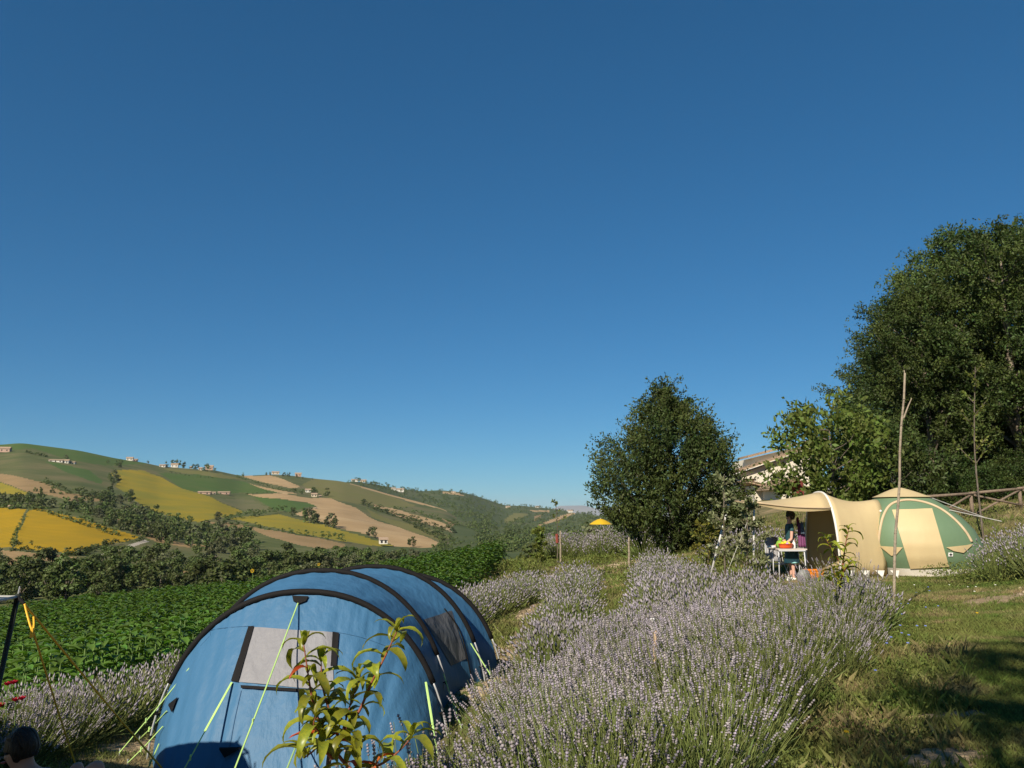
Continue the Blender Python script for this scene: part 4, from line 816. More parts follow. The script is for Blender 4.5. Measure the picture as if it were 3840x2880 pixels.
# ------------------------------------------------------------------ saplings and stakes
def sapling(label, foot, top_, n, leaf, m, seed, spread=.25, z0=.35, r=.012, twigs=7, up=.8):
    rg = np.random.default_rng(seed); e = thing('sapling', label, 'tree', foot); foot = Vector(foot); top_ = Vector(top_); L = (top_ - foot).length
    mb = MB(); st = bez([foot - Vector((0, 0, .1)), foot.lerp(top_, .5) + Vector((rg.normal() * .03 * L, rg.normal() * .02 * L, 0)), top_], 8); mb.tube(st, [r * (1 - .75 * i / (len(st) - 1)) for i in range(len(st))], 7)
    Ps = []; Ds = []
    for k in range(twigs):
        t = z0 + (1 - z0) * (k + .5) / twigs; b = st[int(t * (len(st) - 1))]; a = k * 2.4 + rg.uniform(0, .6); u = Vector((math.cos(a), math.sin(a), up)).normalized(); l_ = spread * L * (1.05 - t * .75) * rg.uniform(.7, 1.2)
        tip = b + u * l_; mb.tube([b, b + u * l_ * .5 + Vector((0, 0, .02)), tip], [r * .4, r * .3, r * .15], 5)
        for _ in range(n // (twigs + 2)): q = rg.random() ** .7; Ps.append(b.lerp(tip, .15 + .9 * q)); Ds.append(u)
    for _ in range(2 * n // (twigs + 2)): q = rg.uniform(z0, 1); Ps.append(st[int(q * (len(st) - 1))]); Ds.append(Vector((rg.normal(), rg.normal(), .7)).normalized())
    part('stem', mb, M_bark, e, True); P = np.array([p[:] for p in Ps]) - np.array(foot[:]); D = unit(np.array([d[:] for d in Ds]) * .6 + rg.normal(size=P.shape) * .6)
    V, Fq = leaves(P, D, leaf * rg.uniform(.7, 1.3, len(P)), leaf * .5, rg, .1); tag(put('foliage', arr_mesh('foliage', V, Fq, m), e), kind='stuff'); return e
g = fp(3680, 1925, 24); g.z = H(g.x, g.y)
sapling('slender yellow green sapling standing before the wooden fence', g, fp(3657, 1375, 24), 300, .12, M_yng, 401, .20, .42, .035, 11, 1.2)
g = G(2028, 2112); sapling('small leafy cone shaped sapling among the far lavender bushes', g, fp(2020, 1985, g.y), 520, .19, M_yng, 402, .32, .12, .02, 12, .5)
g = G(2090, 2105); es = sapling('thin sapling with a red sleeve and three budding twigs', g, fp(2084, 1880, g.y), 70, .14, M_yng, 403, .26, .6, .028, 5, .8)
M_red = mat('red_sleeve', (.22, .05, .035), rough=.7); mb = MB(); mb.tube([fp(2090, 2036, g.y), fp(2088, 2002, g.y)], .07, 8); part('sleeve', mb, M_red, es)
g = fp(2790, 2092, 19.2); g.z = H(g.x, g.y); sapling('pale leaved young tree with thin stakes before the awning', g, fp(2800, 1880, 19.2), 1100, .115, M_olive, 404, .36, .25, .03, 16, .5)
g = fp(2715, 2075, 19.8); g.z = H(g.x, g.y); sapling('taller pale leaved young tree right of the big round tree', g, fp(2715, 1785, 19.8), 800, .115, M_olive, 405, .24, .3, .03, 15, .7)
g = fp(2650, 2075, 25); g.z = H(g.x, g.y); sapling('yellowish bushy shrub at the foot of the big round tree', g, fp(2640, 1965, 25), 600, .12, mat('yellow_leaf', (.22, .19, .03), (.15, .16, .03), rough=.7, island=.4, trans=.3), 406, .6, .1, .02, 16, .5)
M_cane = mat('weathered_cane', (.34, .28, .20), (.24, .19, .14), rough=.8, nscale=9, bump=.4, bscale=30)
def stake(name, label, foot, top_, r, m=M_cane, extra=None):
    mb = MB(); foot = Vector(foot); top_ = Vector(top_); n = 9
    P = [foot.lerp(top_, i / n) + Vector((.012 * math.sin(i * 1.7), 0, 0)) * (top_ - foot).length * .3 for i in range(n + 1)]; P[0] = foot - Vector((0, 0, .15)); mb.tube(P, [r * (1 - .35 * i / n) for i in range(n + 1)], 8)
    for i in range(1, n): mb.ell(P[i], (r * 1.18, r * 1.18, r * .35), 8, 5)
    return mb, label, foot
g = fp(3345, 2320, 12); g.z = H(g.x, 12)
e = thing('cane_pole', 'tall thin weathered cane standing at the edge of the grass path', 'pole', g)
mb, _, _ = stake('', '', g, fp(3392, 1400, 12), .0235); part('cane', mb, M_cane, e, True)
mb = MB(); mb.tube(bez([fp(3388, 1570, 12), fp(3405, 1525, 12), fp(3419, 1493, 12)], 4), [.015, .014, .013, .012, .011, .01, .009, .008, .006], 6); part('side_twig', mb, M_cane, e, True)
mb = MB(); mb.tube([fp(3393, 1403, 12), fp(3390, 1388, 12)], [.012, .006], 6); part('tip_twig', mb, M_cane, e, True)
M_wood2 = mat('stake_wood', (.42, .30, .20), (.34, .23, .15), rough=.85, nscale=12, stretch=(4, 4, .5))
g = fp(2443, 2520, 6.7); g.z = H(g.x, g.y)
e = thing('capped_stake', 'thin wooden stake with a small white cap in the lavender', 'stake', g)
t_ = fp(2457, 2365, 6.7); mb = MB(); mb.tube([g - Vector((0, 0, .1)), g.lerp(t_, .5), t_], [.015, .015, .013], 8); part('stake', mb, M_wood2, e, True)
M_wire = mat('wire', (.25, .25, .22), rough=.4); c_ = fp(2447, 2322, 6.7); mb = MB(); mb.tube([t_ - Vector((0, 0, .03)), c_], .002, 5); part('wire', mb, M_wire, e)
M_white = mat('white_plastic', (.78, .76, .72), rough=.5); mb = MB(); mb.ell(c_, (.020, .018, .011), 10, 6); mb.tube([c_ - Vector((0, 0, .02)), c_], [.008, .016], 8); part('cap', mb, M_white, e, True)
for px, y0, y1, d, lb in [(2103, 1990, 2118, None, 'pale wooden stake among the far lavender bushes'), (2360, 2015, 2140, None, 'thin pale stake near the foot of the big round tree'), (2345, 2235, 2240, None, None)]:
    if not lb: continue
    g = G(px, y1); mb, _, _ = stake('', '', g, fp(px - 2, y0, g.y), .045); solo('garden_stake', mb, M_cane, lb, 'stake', g, True)
for a, b, y, r, lb in [((2735, 1880), (2692, 2045), 20.6, .028, 'leaning pale prop pole at the far corner of the awning'), ((2828, 1885), (2826, 2092), 19.35, .022, 'upright pale pole at the near corner of the awning')]:
    p1, p0 = fp(*a, y), fp(*b, y); k = (H(p0.x, y) - p1.z) / (p0.z - p1.z); f_ = p1.lerp(p0, k)
    mb = MB(); mb.tube([f_ - Vector((0, 0, .05)), p1], r, 8); mb.ell(p1, (r * 1.5, r * 1.5, r * 1.5), 8, 6); mb.tube([p1.lerp(f_, .55), p1.lerp(f_, .6)], r * 1.35, 8); solo('awning_pole', mb, mat('pole_grey_' + str(y), (.55, .53, .50), rough=.45, spec=.5), lb, 'pole', f_, True)
# ------------------------------------------------------------------ blue tunnel tent
def fabric(name, c, c2, st=(1.6, 1.6, .45), bump=.4, bs=5, trans=.18):
    return mat(name, c, c2, rough=.55, nscale=1.6, spec=.35, bump=bump, bscale=bs, stretch=st, trans=trans, detail=4)
M_blue_f = fabric('blue_fabric', (.052, .160, .295), (.060, .170, .308))
M_black = mat('black_webbing', (.012, .011, .011), rough=.75, spec=.12); M_grey_f = fabric('grey_curtain', (.28, .275, .29), (.25, .245, .26), bump=.6, bs=4)
M_seam = mat('blue_seam', (.035, .10, .20), rough=.7); M_pole = mat('pole_steel', (.38, .38, .38), rough=.35, spec=.6); M_cord = mat('neon_cord', (.50, .72, .22), (.42, .62, .2), rough=.6); M_mesh = fabric('window_mesh', (.10, .10, .105), (.075, .08, .085), bump=.8, bs=6, trans=.05)
ARCH = [  # centre x, y, half width, height, ground
 (-2.37, 9.40, 1.62, 1.83, -1.15), (-2.52, 10.9, 1.68, 1.98, -1.17), (-2.03, 12.0, 1.62, 1.96, -1.17), (-1.76, 12.8, 1.58, 1.80, -1.17)]
NA = 120
def arch_pt(i_f, th, sag=0.0):
    i = min(int(i_f), len(ARCH) - 2); t = i_f - i; a = [ARCH[i][k] * (1 - t) + ARCH[i + 1][k] * t for k in range(5)]
    k = 1 - .05 * sag * math.sin(math.pi * t); c, s = math.cos(th), math.sin(th)
    wx = math.copysign(abs(c) ** .92, c); return Vector((a[0] + a[2] * k * wx, a[1], a[4] + a[3] * k * s ** .96 if s > 0 else a[4]))
rgt = np.random.default_rng(77)
tb_loc = (-2.2, 11.2, H(-2.2, 11.2)); TENT = thing('tunnel_tent', 'large blue tunnel tent with black pole sleeves in the foreground', 'tent', tb_loc)
fly = MB(); ths = [math.pi * j / NA for j in range(NA + 1)]
for b in range(3):
    rows = []
    for q in range(17):
        f = b + q / 16; row = []
        for th in ths:
            p = arch_pt(f, th, 1.0); n_ = Vector((math.cos(th), 0, math.sin(th)))
            t_ = q / 16; ed = math.exp(-t_ * 9) + math.exp(-(1 - t_) * 9); wr = .013 * math.sin(9 * th + t_ * 10 + b * 2) * math.sin(math.pi * t_) + .008 * math.sin(23 * th + t_ * 12 + b) * math.sin(math.pi * t_) + .009 * ed * math.sin(47 * th + b) * (.5 + .5 * math.sin(5 * th + b)) + .008 * math.sin(31 * (th + .35 * t_) + 2 * math.sin(4 * th)) * math.sin(math.pi * t_)
            row.append(p + n_ * wr)
        rows.append(row)
    fly.grid(rows)
FLY = part('fly_sheet', fly, M_blue_f, TENT, True)
front = MB(); FB = (-2.24, 8.18, 1.24)
def front_pt(th, s):
    A = arch_pt(0, th); c = math.cos(th); x = FB[0] + FB[2] * math.copysign(abs(c) ** .75, c); B = Vector((x, FB[1] + .16 * c * c, -1.14))
    p = A.lerp(B, s); bul = math.sin(math.pi * s) * math.sin(th); p += Vector((0, -.05 * bul, .03 * bul)); 
    g_ = math.exp(-s * 6) * (.5 + .5 * math.sin(7 * th)); tgt = (c + .12) * 9
    p.y += .008 * math.sin(31 * c + 2 * s) * math.sin(math.pi * min(1, s * 1.4)) + .005 * math.sin(57 * c + 9 * s) + .007 * g_ * math.sin(120 * c) + .010 * math.sin(19 * c - 6 * s + 2 * math.sin(5 * s + 3 * c)) * s * (1.1 - s) + .006 * math.sin(44 * (c + .25 * s)) * s * s
    return p
front.grid([[front_pt(th, s / 30) for th in [math.pi * j / 180 for j in range(181)]] for s in range(31)], flip=True)
FRONT = part('front_wall', front, M_blue_f, TENT, True)
rear = MB(); rear.grid([[arch_pt(3, th).lerp(Vector((-1.6 + 1.15 * math.cos(th), 13.6, -1.17)), s / 6) for th in ths] for s in range(7)]); part('rear_wall', rear, M_blue_f, TENT, True)
allv = fly.v + front.v; allf = fly.f + [tuple(i + len(fly.v) for i in f) for f in front.f]; BVB = BVHTree.FromPolygons([tuple(v) for v in allv], allf)
CAM0 = Vector((0, 0, EYE))
def cast(bvh, px, py, off=.0, dflt=None):
    d = Vector(ray(px, py)).normalized(); h = bvh.ray_cast(CAM0, d)
    if h[0] is None:
        h2 = bvh.find_nearest(CAM0 + d * (dflt or 10)) ; return h2[0], (h2[1] if h2[1].dot(d) < 0 else -h2[1])
    n = h[1] if h[1].dot(d) < 0 else -h[1]; return h[0] + n * off, n
def decal(bvh, quad, nx, ny, off, wob=0.0):
    P = []
    for j in range(ny + 1):
        row = []
        for i in range(nx + 1):
            u, v = i / nx, j / ny; a = [(quad[0][k] * (1 - u) + quad[1][k] * u) * (1 - v) + (quad[3][k] * (1 - u) + quad[2][k] * u) * v for k in (0, 1)]
            row.append(cast(bvh, a[0], a[1], off + wob * math.sin(9 * u + 5 * v) * math.sin(math.pi * u))[0])
        P.append(row)
    mb = MB(); mb.grid(P); return mb
# sleeves and the bare pole ends under them
for i in range(4):
    mb = MB(); th0 = .46; lo_ = .42 if i else .46
    P = [arch_pt(i, th) + Vector((math.cos(th), 0, math.sin(th))) * .018 for th in np.linspace(th0, math.pi - lo_, 42)]
    mb.tube(P, .036, 8); part('pole_sleeve', mb, M_black, TENT, True)
    for s in (0, 1):
        mb = MB(); Q = [arch_pt(i, (th if s == 0 else math.pi - th)) + Vector(((1 if s == 0 else -1) * (.03 + .05 * (th0 - th)), -.02, 0)) for th in np.linspace(th0 + .03, .0, 8)]
        mb.tube(Q, .011, 7); pl = part('pole_end', mb, M_pole, TENT, True)
        mb = MB()
        for k in (3, 5): mb.tube([Q[k] + Vector((0, 0, .02)), Q[k] - Vector((0, 0, .02))], .017, 7); mb.tube([Q[k], Q[k] + Vector((-.07 if s == 0 else .07, 0, 0))], .007, 5)
        part('clip', mb, M_black, pl, root=TENT)
    if i:
        mb = MB(); fa = arch_pt(i, .0)
mb = decal(BVB, [(935, 2352), (1246, 2372), (1252, 2592), (868, 2556)], 16, 12, .012, .006); WIN = part('window_curtain', mb, M_grey_f, TENT, True)
for q in ([(935, 2352), (957, 2350), (897, 2560), (868, 2556)], [(1246, 2372), (1272, 2376), (1262, 2500), (1240, 2500)], [(905, 2572), (1180, 2588), (1180, 2600), (905, 2583)]):
    part('curtain_edge', decal(BVB, q, 6, 10, .022), M_black, WIN, root=TENT)
part('side_window', decal(BVB, [(1588, 2325), (1692, 2290), (1748, 2470), (1690, 2497)], 14, 14, .010, .008), M_mesh, TENT, True)
def strip(bvh, pts, w_, name, m, off=.015, par=None):
    P = [cast(bvh, x, y, off)[0] for x, y in [(v.x, v.y) for v in bez([Vector((*p, 0)) for p in pts], 8)]]; mb = MB(); mb.tube(P, w_, 6, flat=.5); return part(name, mb, m, par or TENT, True, root=TENT)
strip(BVB, [(1664, 2284), (1718, 2360), (1748, 2460), (1775, 2600), (1780, 2650)], .016, 'zip', M_black)
for sm in ([(722, 2405), (800, 2362), (935, 2348)], [(1246, 2368), (1360, 2392), (1490, 2440)], [(905, 2590), (880, 2700), (862, 2800)], [(1165, 2600), (1175, 2720), (1180, 2860)]): strip(BVB, sm, .004, 'seam', M_seam, .003)
# toggle over the middle of the front arch
c0, n0 = cast(BVB, 1123, 2248, .02); pts = [cast(BVB, x, y, .025)[0] for x, y in ((1098, 2238), (1158, 2240), (1148, 2258), (1122, 2268), (1102, 2256))]
mb = MB(); mb.add(pts + [p - n0 * .02 for p in pts], [(0, 1, 2, 3, 4), (9, 8, 7, 6, 5)] + [(i, (i + 1) % 5, 5 + (i + 1) % 5, 5 + i) for i in range(5)]); part('toggle', mb, M_black, TENT)
for pts_ in (((828, 2805), (905, 2803), (845, 2838)), ((640, 2640), (672, 2615), (652, 2668))):
    P = [cast(BVB, x, y, .02)[0] for x, y in pts_]; mb = MB(); mb.add(P + [p + Vector((0, -.02, -.01)) for p in P], [(0, 1, 2), (5, 4, 3), (0, 1, 4, 3), (1, 2, 5, 4), (2, 0, 3, 5)]); part('corner_tab', mb, M_black, TENT)
M_peg = mat('steel_peg', (.4, .4, .4), rough=.35)
def guy(a, b, w0=.006, strap=None, dd=None):
    p = cast(BVB, a[0], a[1], .02, dd)[0]; g = G(*b); g = g + Vector((0, 0, .03)); mb = MB()
    if strap: q = p.lerp(g, strap); mb.tube([p, q], .013, 5, flat=.3); mb.tube([q, g], w0, 5)
    else: mb.tube([p, p.lerp(g, .5) - Vector((0, 0, .012)), g], w0, 5)
    mb.box(p.lerp(g, .62), (.012, .03, .05), .2); l_ = part('guy_line', mb, M_cord, TENT); pg = MB(); pg.tube([g + Vector((0, 0, .04)), g - Vector((0, 0, .10))], .006, 6); part('peg', pg, M_peg, l_, root=TENT)
guy((1118, 2266), (800, 3104), .008); guy((872, 2562), (600, 3060), .006, .42); guy((672, 2490), (448, 2832), .007, None, 10); guy((632, 2668), (522, 2782), .007); guy((618, 2725), (478, 2872), .007); guy((604, 2790), (540, 2920), .007)
guy((1128, 2760), (985, 3118), .008); guy((1592, 2560), (1640, 2840), .006, .7); guy((1655, 2520), (1730, 2740), .007, None); guy((1762, 2415), (1888, 2612), .008); guy((1818, 2580), (1845, 2625), .006)

# ------------------------------------------------------------------ white tarp at the left, on a dark pole, with orange guy lines
M_tarp = fabric('white_tarp', (.62, .60, .54), (.55, .53, .47), st=(1, 1, 1), bump=.2, bs=3, trans=.12)
M_dpole = mat('dark_pole', (.035, .04, .03), rough=.5); M_orange = mat('orange_cord', (.95, .52, .05), rough=.6)
TC = fp(66, 2238, 6.4); e = thing('tarp_awning', 'white tarp corner on a dark leaning pole at the left edge', 'awning', (-4.2, 5.8, H(-4.2, 5.8)))
c_ = [TC, Vector((-3.35, 1.8, 1.08)), Vector((-8.4, 2.0, 1.1)), Vector((-8.2, 6.9, 1.0))]; rows = []
for j in range(11):
    rows.append([])
    for i in range(11):
        u, v = i / 10, j / 10; p = (c_[0] * (1 - u) + c_[3] * u) * (1 - v) + (c_[1] * (1 - u) + c_[2] * u) * v
        sg = math.sin(math.pi * u) * math.sin(math.pi * v); rows[-1].append(p + Vector((0, 0, -.05 * sg - .03 * math.sin(math.pi * u) - .03 * math.sin(math.pi * v))))
mb = MB(); mb.grid(rows); hm = MB(); hm.tube([r[0] for r in rows], .012, 6); hm.tube(rows[0], .012, 6); part('hem', hm, M_tarp, e, True); o_ = part('tarp_sheet', mb, M_tarp, e, True); sm_ = o_.modifiers.new('thick', 'SOLIDIFY'); sm_.thickness = .004
ft = fp(-8, 2575, 6.15); k = (H(ft.x, ft.y) - TC.z) / (ft.z - TC.z); ft = TC.lerp(ft, k); mb = MB(); mb.tube([ft - Vector((0, 0, .04)), TC + (TC - ft).normalized() * .02], .019, 8); part('pole', mb, M_dpole, e, True)
mb = MB(); mb.tube([TC, TC + Vector((.01, 0, .08))], [.006, .004], 6); part('pole_spike', mb, M_pole, e); K0 = fp(92, 2265, 6.3); mb = MB(); mb.tube([TC, K0], .013, 6); part('corner_strap', mb, M_black, e)
for b, nm in (((655, 2950), 0), ((300, 2935), 1)):
    g = G(*b) + Vector((0, 0, .03)); mb = MB(); mb.tube([K0, K0.lerp(g, .5) - Vector((0, 0, .01)), g], .0085, 6); part('guy_line', mb, M_orange, e)
kn = fp(120, 2365, 6.25); mb = MB(); mb.tube(bez([K0, fp(103, 2310, 6.28), kn, fp(127, 2345, 6.26), fp(126, 2312, 6.27)], 4), .007, 6); mb.tube([kn + Vector((0, 0, .02)), kn - Vector((0, 0, .05))], .012, 6); part('cord_knot', mb, M_orange, e)
# back supports of the tarp, outside the picture
for p in c_[1:]:
    mb = MB(); mb.tube([Vector((p.x - .05, p.y, H(p.x, p.y) - .04)), p], .019, 8); part('pole', mb, M_dpole, e, True)

# ------------------------------------------------------------------ beige and green tent
M_beige = fabric('beige_canvas', (.64, .50, .27), (.60, .46, .25), bump=.15, bs=3, trans=.12); M_tgreen = fabric('green_canvas', (.145, .225, .125), (.155, .235, .135), bump=.15, bs=3, trans=.1)
M_pvc = mat('white_groundsheet', (.72, .69, .62), (.62, .58, .5), rough=.6, nscale=3); M_trim = fabric('cream_trim', (.66, .50, .31), (.62, .47, .29), bump=.1)
DZ = .075
DC = Vector((10.42, 20.75, DZ))
def dome_c(z): k = z / 2.14; return DC.x - .46 * k, DC.y - .05 * k
def dome_r(z): return float(np.interp(z, [0, .18, .45, .75, 1.1, 1.4, 1.65, 1.85, 1.98, 2.08, 2.14], [1.25, 1.32, 1.42, 1.44, 1.35, 1.16, .93, .67, .43, .20, .02]))
BT = thing('dome_tent', 'beige and green canvas tent with a porch awning on the right', 'tent', (DC.x - 1.4, DC.y, DZ))
zs = [0, .09, .18, .3, .45, .6, .75, .92, 1.1, 1.25, 1.4, 1.53, 1.65, 1.76, 1.85, 1.92, 1.98, 2.04, 2.08, 2.12, 2.14]; NU = 64
def dome_pt(z, a, ex=0.0):
    cx, cy = dome_c(z); r = dome_r(z) + ex; sq = 1 / (abs(math.cos(a)) ** 5 + abs(math.sin(a)) ** 5) ** .2; sq = 1 + (sq - 1) * .35
    return Vector((cx + r * sq * math.cos(a), cy + r * sq * math.sin(a), DZ + z))
dm = MB(); dm.grid([[dome_pt(z, 2 * math.pi * j / NU) for j in range(NU + 1)] for z in zs[2:18]]); DOME = part('dome', dm, M_tgreen, BT, True)
bs = MB(); bs.grid([[dome_pt(z, 2 * math.pi * j / NU, .0) for j in range(NU + 1)] for z in zs[:3]]); part('groundsheet', bs, M_pvc, BT, True)
cp = MB(); cp.grid([[dome_pt(z, 2 * math.pi * j / NU, .05 if k else .09) for j in range(NU + 1)] for k, z in enumerate([1.90, 1.96, 2.03, 2.09, 2.14])]); part('roof_cap', cp, M_beige, BT, True)
full = MB(); full.grid([[dome_pt(z, 2 * math.pi * j / NU) for j in range(NU + 1)] for z in zs]); BVD = BVHTree.FromPolygons([tuple(v) for v in full.v], full.f)
def s1(*p): return [(3200 + x * .2893, 1700 + y * .2893) for x, y in p]
P = [cast(BVD, x, y, .018, 21)[0] for x, y in [(v.x, v.y) for v in bez([Vector((*q, 0)) for q in s1((335, 1480), (335, 1150), (370, 900), (430, 740), (520, 650), (680, 610), (860, 625), (1040, 680), (1200, 770), (1350, 900), (1460, 1030), (1530, 1150))], 6)]]
mb = MB(); mb.tube(P, .032, 8, flat=.6); part('arch_trim', mb, M_trim, BT, True)
part('door_flap', decal(BVD, s1((505, 740), (1015, 722), (1235, 1465), (740, 1490)), 14, 18, .03, .004), M_beige, BT, True)
for q in (s1((345, 1195), (640, 1215), (560, 1310), (500, 1325)), s1((1195, 1215), (1540, 1180), (1420, 1290), (1290, 1265))): part('vent_flap', decal(BVD, q, 8, 5, .03), M_beige, BT, True)
for q in ((357, 748), (308, 935), (286, 1170)):
    c_, n_ = cast(BVD, *s1(q)[0], .0, 21); mb = MB(); mb.ell(c_ - n_ * .0 + Vector((-.02, -.03, 0)), (.028, .028, .03), 10, 6); part('rope_eyelet', mb, M_white, BT, True)
em = s1((1225, 1285), (1285, 1285), (1285, 1335), (1225, 1335)); EB = part('emblem_patch', decal(BVD, em, 3, 3, .02), M_white, BT)
for q in (s1((1248, 1293), (1262, 1293), (1262, 1327), (1248, 1327)), s1((1236, 1304), (1274, 1304), (1274, 1316), (1236, 1316))): part('emblem_cross', decal(BVD, q, 2, 2, .03), M_black, EB, root=BT)
# porch: tunnel from the dome to the front arch, then the awning
AX, AY, AW, AH = 7.80, 20.45, 1.10, 2.02
def parch(th, x, w_=AW, h_=AH, cy=AY):
    c, s = math.cos(th), math.sin(th); return Vector((x, cy - w_ * math.copysign(abs(c) ** .75, c), DZ + h_ * s ** .82 if s > 0 else DZ))
PT_ = [math.pi * j / 32 for j in range(33)]; rows = []
for q in range(11):
    t = q / 10; x = AX + (9.14 - AX) * t; sg = math.sin(math.pi * t) * .12
    rows.append([parch(th, x + .10 * t * math.sin(th), AW + (.60 - AW) * t ** 1.3 - .05 * math.sin(math.pi * t), AH + (1.84 - AH) * t ** .8 - sg, AY + .06 * t) for th in PT_])
pr = MB(); pr.grid(rows); PORCH = part('porch', pr, M_beige, BT, True); s_ = PORCH.modifiers.new('thick', 'SOLIDIFY'); s_.thickness = .004
mb = MB(); mb.tube([parch(th, AX) + Vector((-.01, 0, 0)) for th in PT_[:]], .03, 8); part('porch_arch', mb, M_pvc, BT, True)
N1 = Vector(fp(2832, 1884, 19.35)); N2 = Vector(fp(2736, 1874, 21.4)); rows = []
for q in range(9):
    t = q / 8; row = []
    for j in range(25):
        th = math.radians(50) + math.radians(80) * j / 24; a = parch(th, AX); b = N1.lerp(N2, j / 24) - Vector((0, 0, .05 * math.sin(math.pi * j / 24)))
        p = a.lerp(b, t); p.z -= .05 * math.sin(math.pi * t) * (.4 + .6 * math.sin(th)); row.append(p)
    rows.append(row)
mb = MB(); mb.grid(rows); o_ = part('awning', mb, M_beige, BT, True); s_ = o_.modifiers.new('thick', 'SOLIDIFY'); s_.thickness = .004
mb = MB(); mb.tube([r[0] for r in rows], .022, 6); mb.tube([r[0] for r in rows[::-1]][:1] + [N2], .018, 6); part('awning_hem', mb, M_trim, BT, True)
# hem of the awning that hangs down on the near side
P0 = [r[0] for r in rows]; mb = MB(); mb.grid([P0, [p - Vector((0, 0, .10 * math.sin(math.pi * (.15 + .7 * i / 8)))) + Vector((0, .02, 0)) for i, p in enumerate(P0)]]); part('awning_valance', mb, M_beige, BT, True)
# inner tent wall at the back of the porch, beige with shade painted in
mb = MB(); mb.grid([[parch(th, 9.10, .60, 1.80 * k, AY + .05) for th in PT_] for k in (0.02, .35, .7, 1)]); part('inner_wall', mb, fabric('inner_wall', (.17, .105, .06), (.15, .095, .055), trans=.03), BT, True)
for k in range(4):
    a = parch(.25 + .0 * k, AX + .35 * k + .2); mb = MB(); b = Vector((a.x - .05, a.y - .30, DZ + .01)); mb.add([Vector((a.x - .10, AY - AW - .01, DZ + .16)), Vector((a.x + .12, AY - AW - .01, DZ + .16)), b], [(0, 1, 2)]); mb.tube([b + Vector((0, 0, .05)), b - Vector((0, 0, .1))], .012, 6); part('peg_tab', mb, M_pvc, BT)
for a, b in ((cast(BVD, 3470, 1862, .02, 21)[0], fp(3690, 1940, 21.5)), (cast(BVD, 3560, 1915, .02, 21)[0], fp(3755, 1955, 20.5))):
    b.z = max(b.z, H(b.x, b.y) + .02); mb = MB(); mb.tube([a, b], .012, 6); part('guy_rope', mb, M_pvc, BT)
mb = MB(); a = N1; b = fp(2690, 2070, 18.6); b.z = H(b.x, b.y); mb.tube([a, b], .004, 5); part('guy_rope', mb, M_pvc, BT)
# ------------------------------------------------------------------ folding table with camping things
def P0(px, py, y): return fp(px, py, y)
M_alu = mat('aluminium', (.55, .55, .56), rough=.35, spec=.6); M_top = mat('table_top', (.62, .54, .47), (.55, .48, .42), rough=.5, nscale=4)
tz = H(6.75, 19.9); TB = Vector((6.78, 19.95, tz)); TOPZ = fp(2930, 2056, 19.95).z
e = thing('folding_table', 'small folding camping table with pale top under the awning', 'table', TB)
mb = MB(); mb.box((TB.x, TB.y, TOPZ - .015), (.72, .52, .03), .05); part('table_top', mb, M_top, e)
mb = MB()
for s in (-1, 1): mb.box((TB.x, TB.y + s * .25, TOPZ - .045), (.66, .02, .03), .05)
part('frame', mb, M_alu, e)
for sx in (-1, 1):
    for sy in (-1, 1):
        mb = MB(); mb.tube([(TB.x + sx * .31, TB.y + sy * .21, TOPZ - .03), (TB.x + sx * .33, TB.y + sy * .22, tz - .02)], .014, 7); part('leg', mb, M_alu, e, True)
M_rtub = mat('orange_red_plastic', (.72, .10, .02), rough=.4, spec=.5)
c = Vector((fp(2946, 2040, 19.85).x, 19.85, TOPZ)); e = thing('washing_up_bowl', 'orange red plastic bowl on the folding table', 'bowl', c)
mb = MB(); prof = [(.0, .006), (.14, .006), (.155, .05), (.17, .105), (.182, .11), (.178, .115), (.160, .10), (.145, .02), (.0, .018)]
mb.grid([[c + Vector((r * math.cos(a) * 1.02, r * math.sin(a) * .8, z)) for a in np.linspace(0, 2 * math.pi, 25)] for r, z in prof]); part('bowl', mb, M_rtub, e, True)
mb = MB(); mb.grid([[c + Vector((r * math.cos(a) * 1.02, r * math.sin(a) * .8, z)) for a in np.linspace(0, 2 * math.pi, 25)] for r, z in ((.178, .112), (.187, .108))]); part('rim', mb, M_rtub, e, True)
fruits = [((-.08, -.03, .12), .045, (.72, .52, .02), 'yellow fruit at the left of the orange bowl'), ((0, .02, .14), .048, (.75, .60, .05), 'yellow fruit on top in the middle of the orange bowl'), ((.07, -.03, .12), .042, (.60, .55, .06), 'greenish yellow fruit at the right of the orange bowl'), ((.02, -.07, .11), .038, (.40, .25, .55), 'lilac round sponge at the front of the orange bowl')]
for k, (o_, r, col, lb) in enumerate(fruits):
    mb = MB(); mb.ell(c + Vector(o_), (r, r, r * .92), 12, 8, fn=lambda d: 1 + .04 * math.sin(5 * d[0] + 3 * d[2])); mb.tube([c + Vector(o_) + Vector((0, 0, r * .85)), c + Vector(o_) + Vector((.004, 0, r * 1.08))], .006, 5); solo('fruit' if k < 3 else 'sponge', mb, mat('fruit_%d' % k, col, rough=.5), lb, 'fruit' if k < 3 else 'sponge', c + Vector(o_), True)
gb = Vector((fp(2925, 2035, 20.05).x, 20.05, TOPZ)); mb = MB(); mb.ell(gb + Vector((0, 0, .09)), (.10, .08, .10), 14, 9, fn=lambda d: 1 + .18 * math.sin(6 * d[0] + 4 * d[1]) * math.cos(5 * d[2])); mb.tube([gb + Vector((0, 0, .17)), gb + Vector((.03, 0, .24))], [.035, .06], 8); solo('green_bag', mb, mat('lime_plastic', (.28, .48, .06), rough=.5, trans=.2), 'crumpled lime green bag behind the bowl on the folding table', 'bag', gb, True)
wb = Vector((fp(2893, 2045, 19.85).x, 19.85, TOPZ)); mb = MB(); mb.ell(wb + Vector((0, 0, .035)), (.11, .08, .04), 12, 7, fn=lambda d: 1 + .2 * math.sin(7 * d[0] + 5 * d[1])); solo('white_cloth', mb, M_white, 'crumpled white cloth at the left end of the folding table', 'cloth', wb, True)
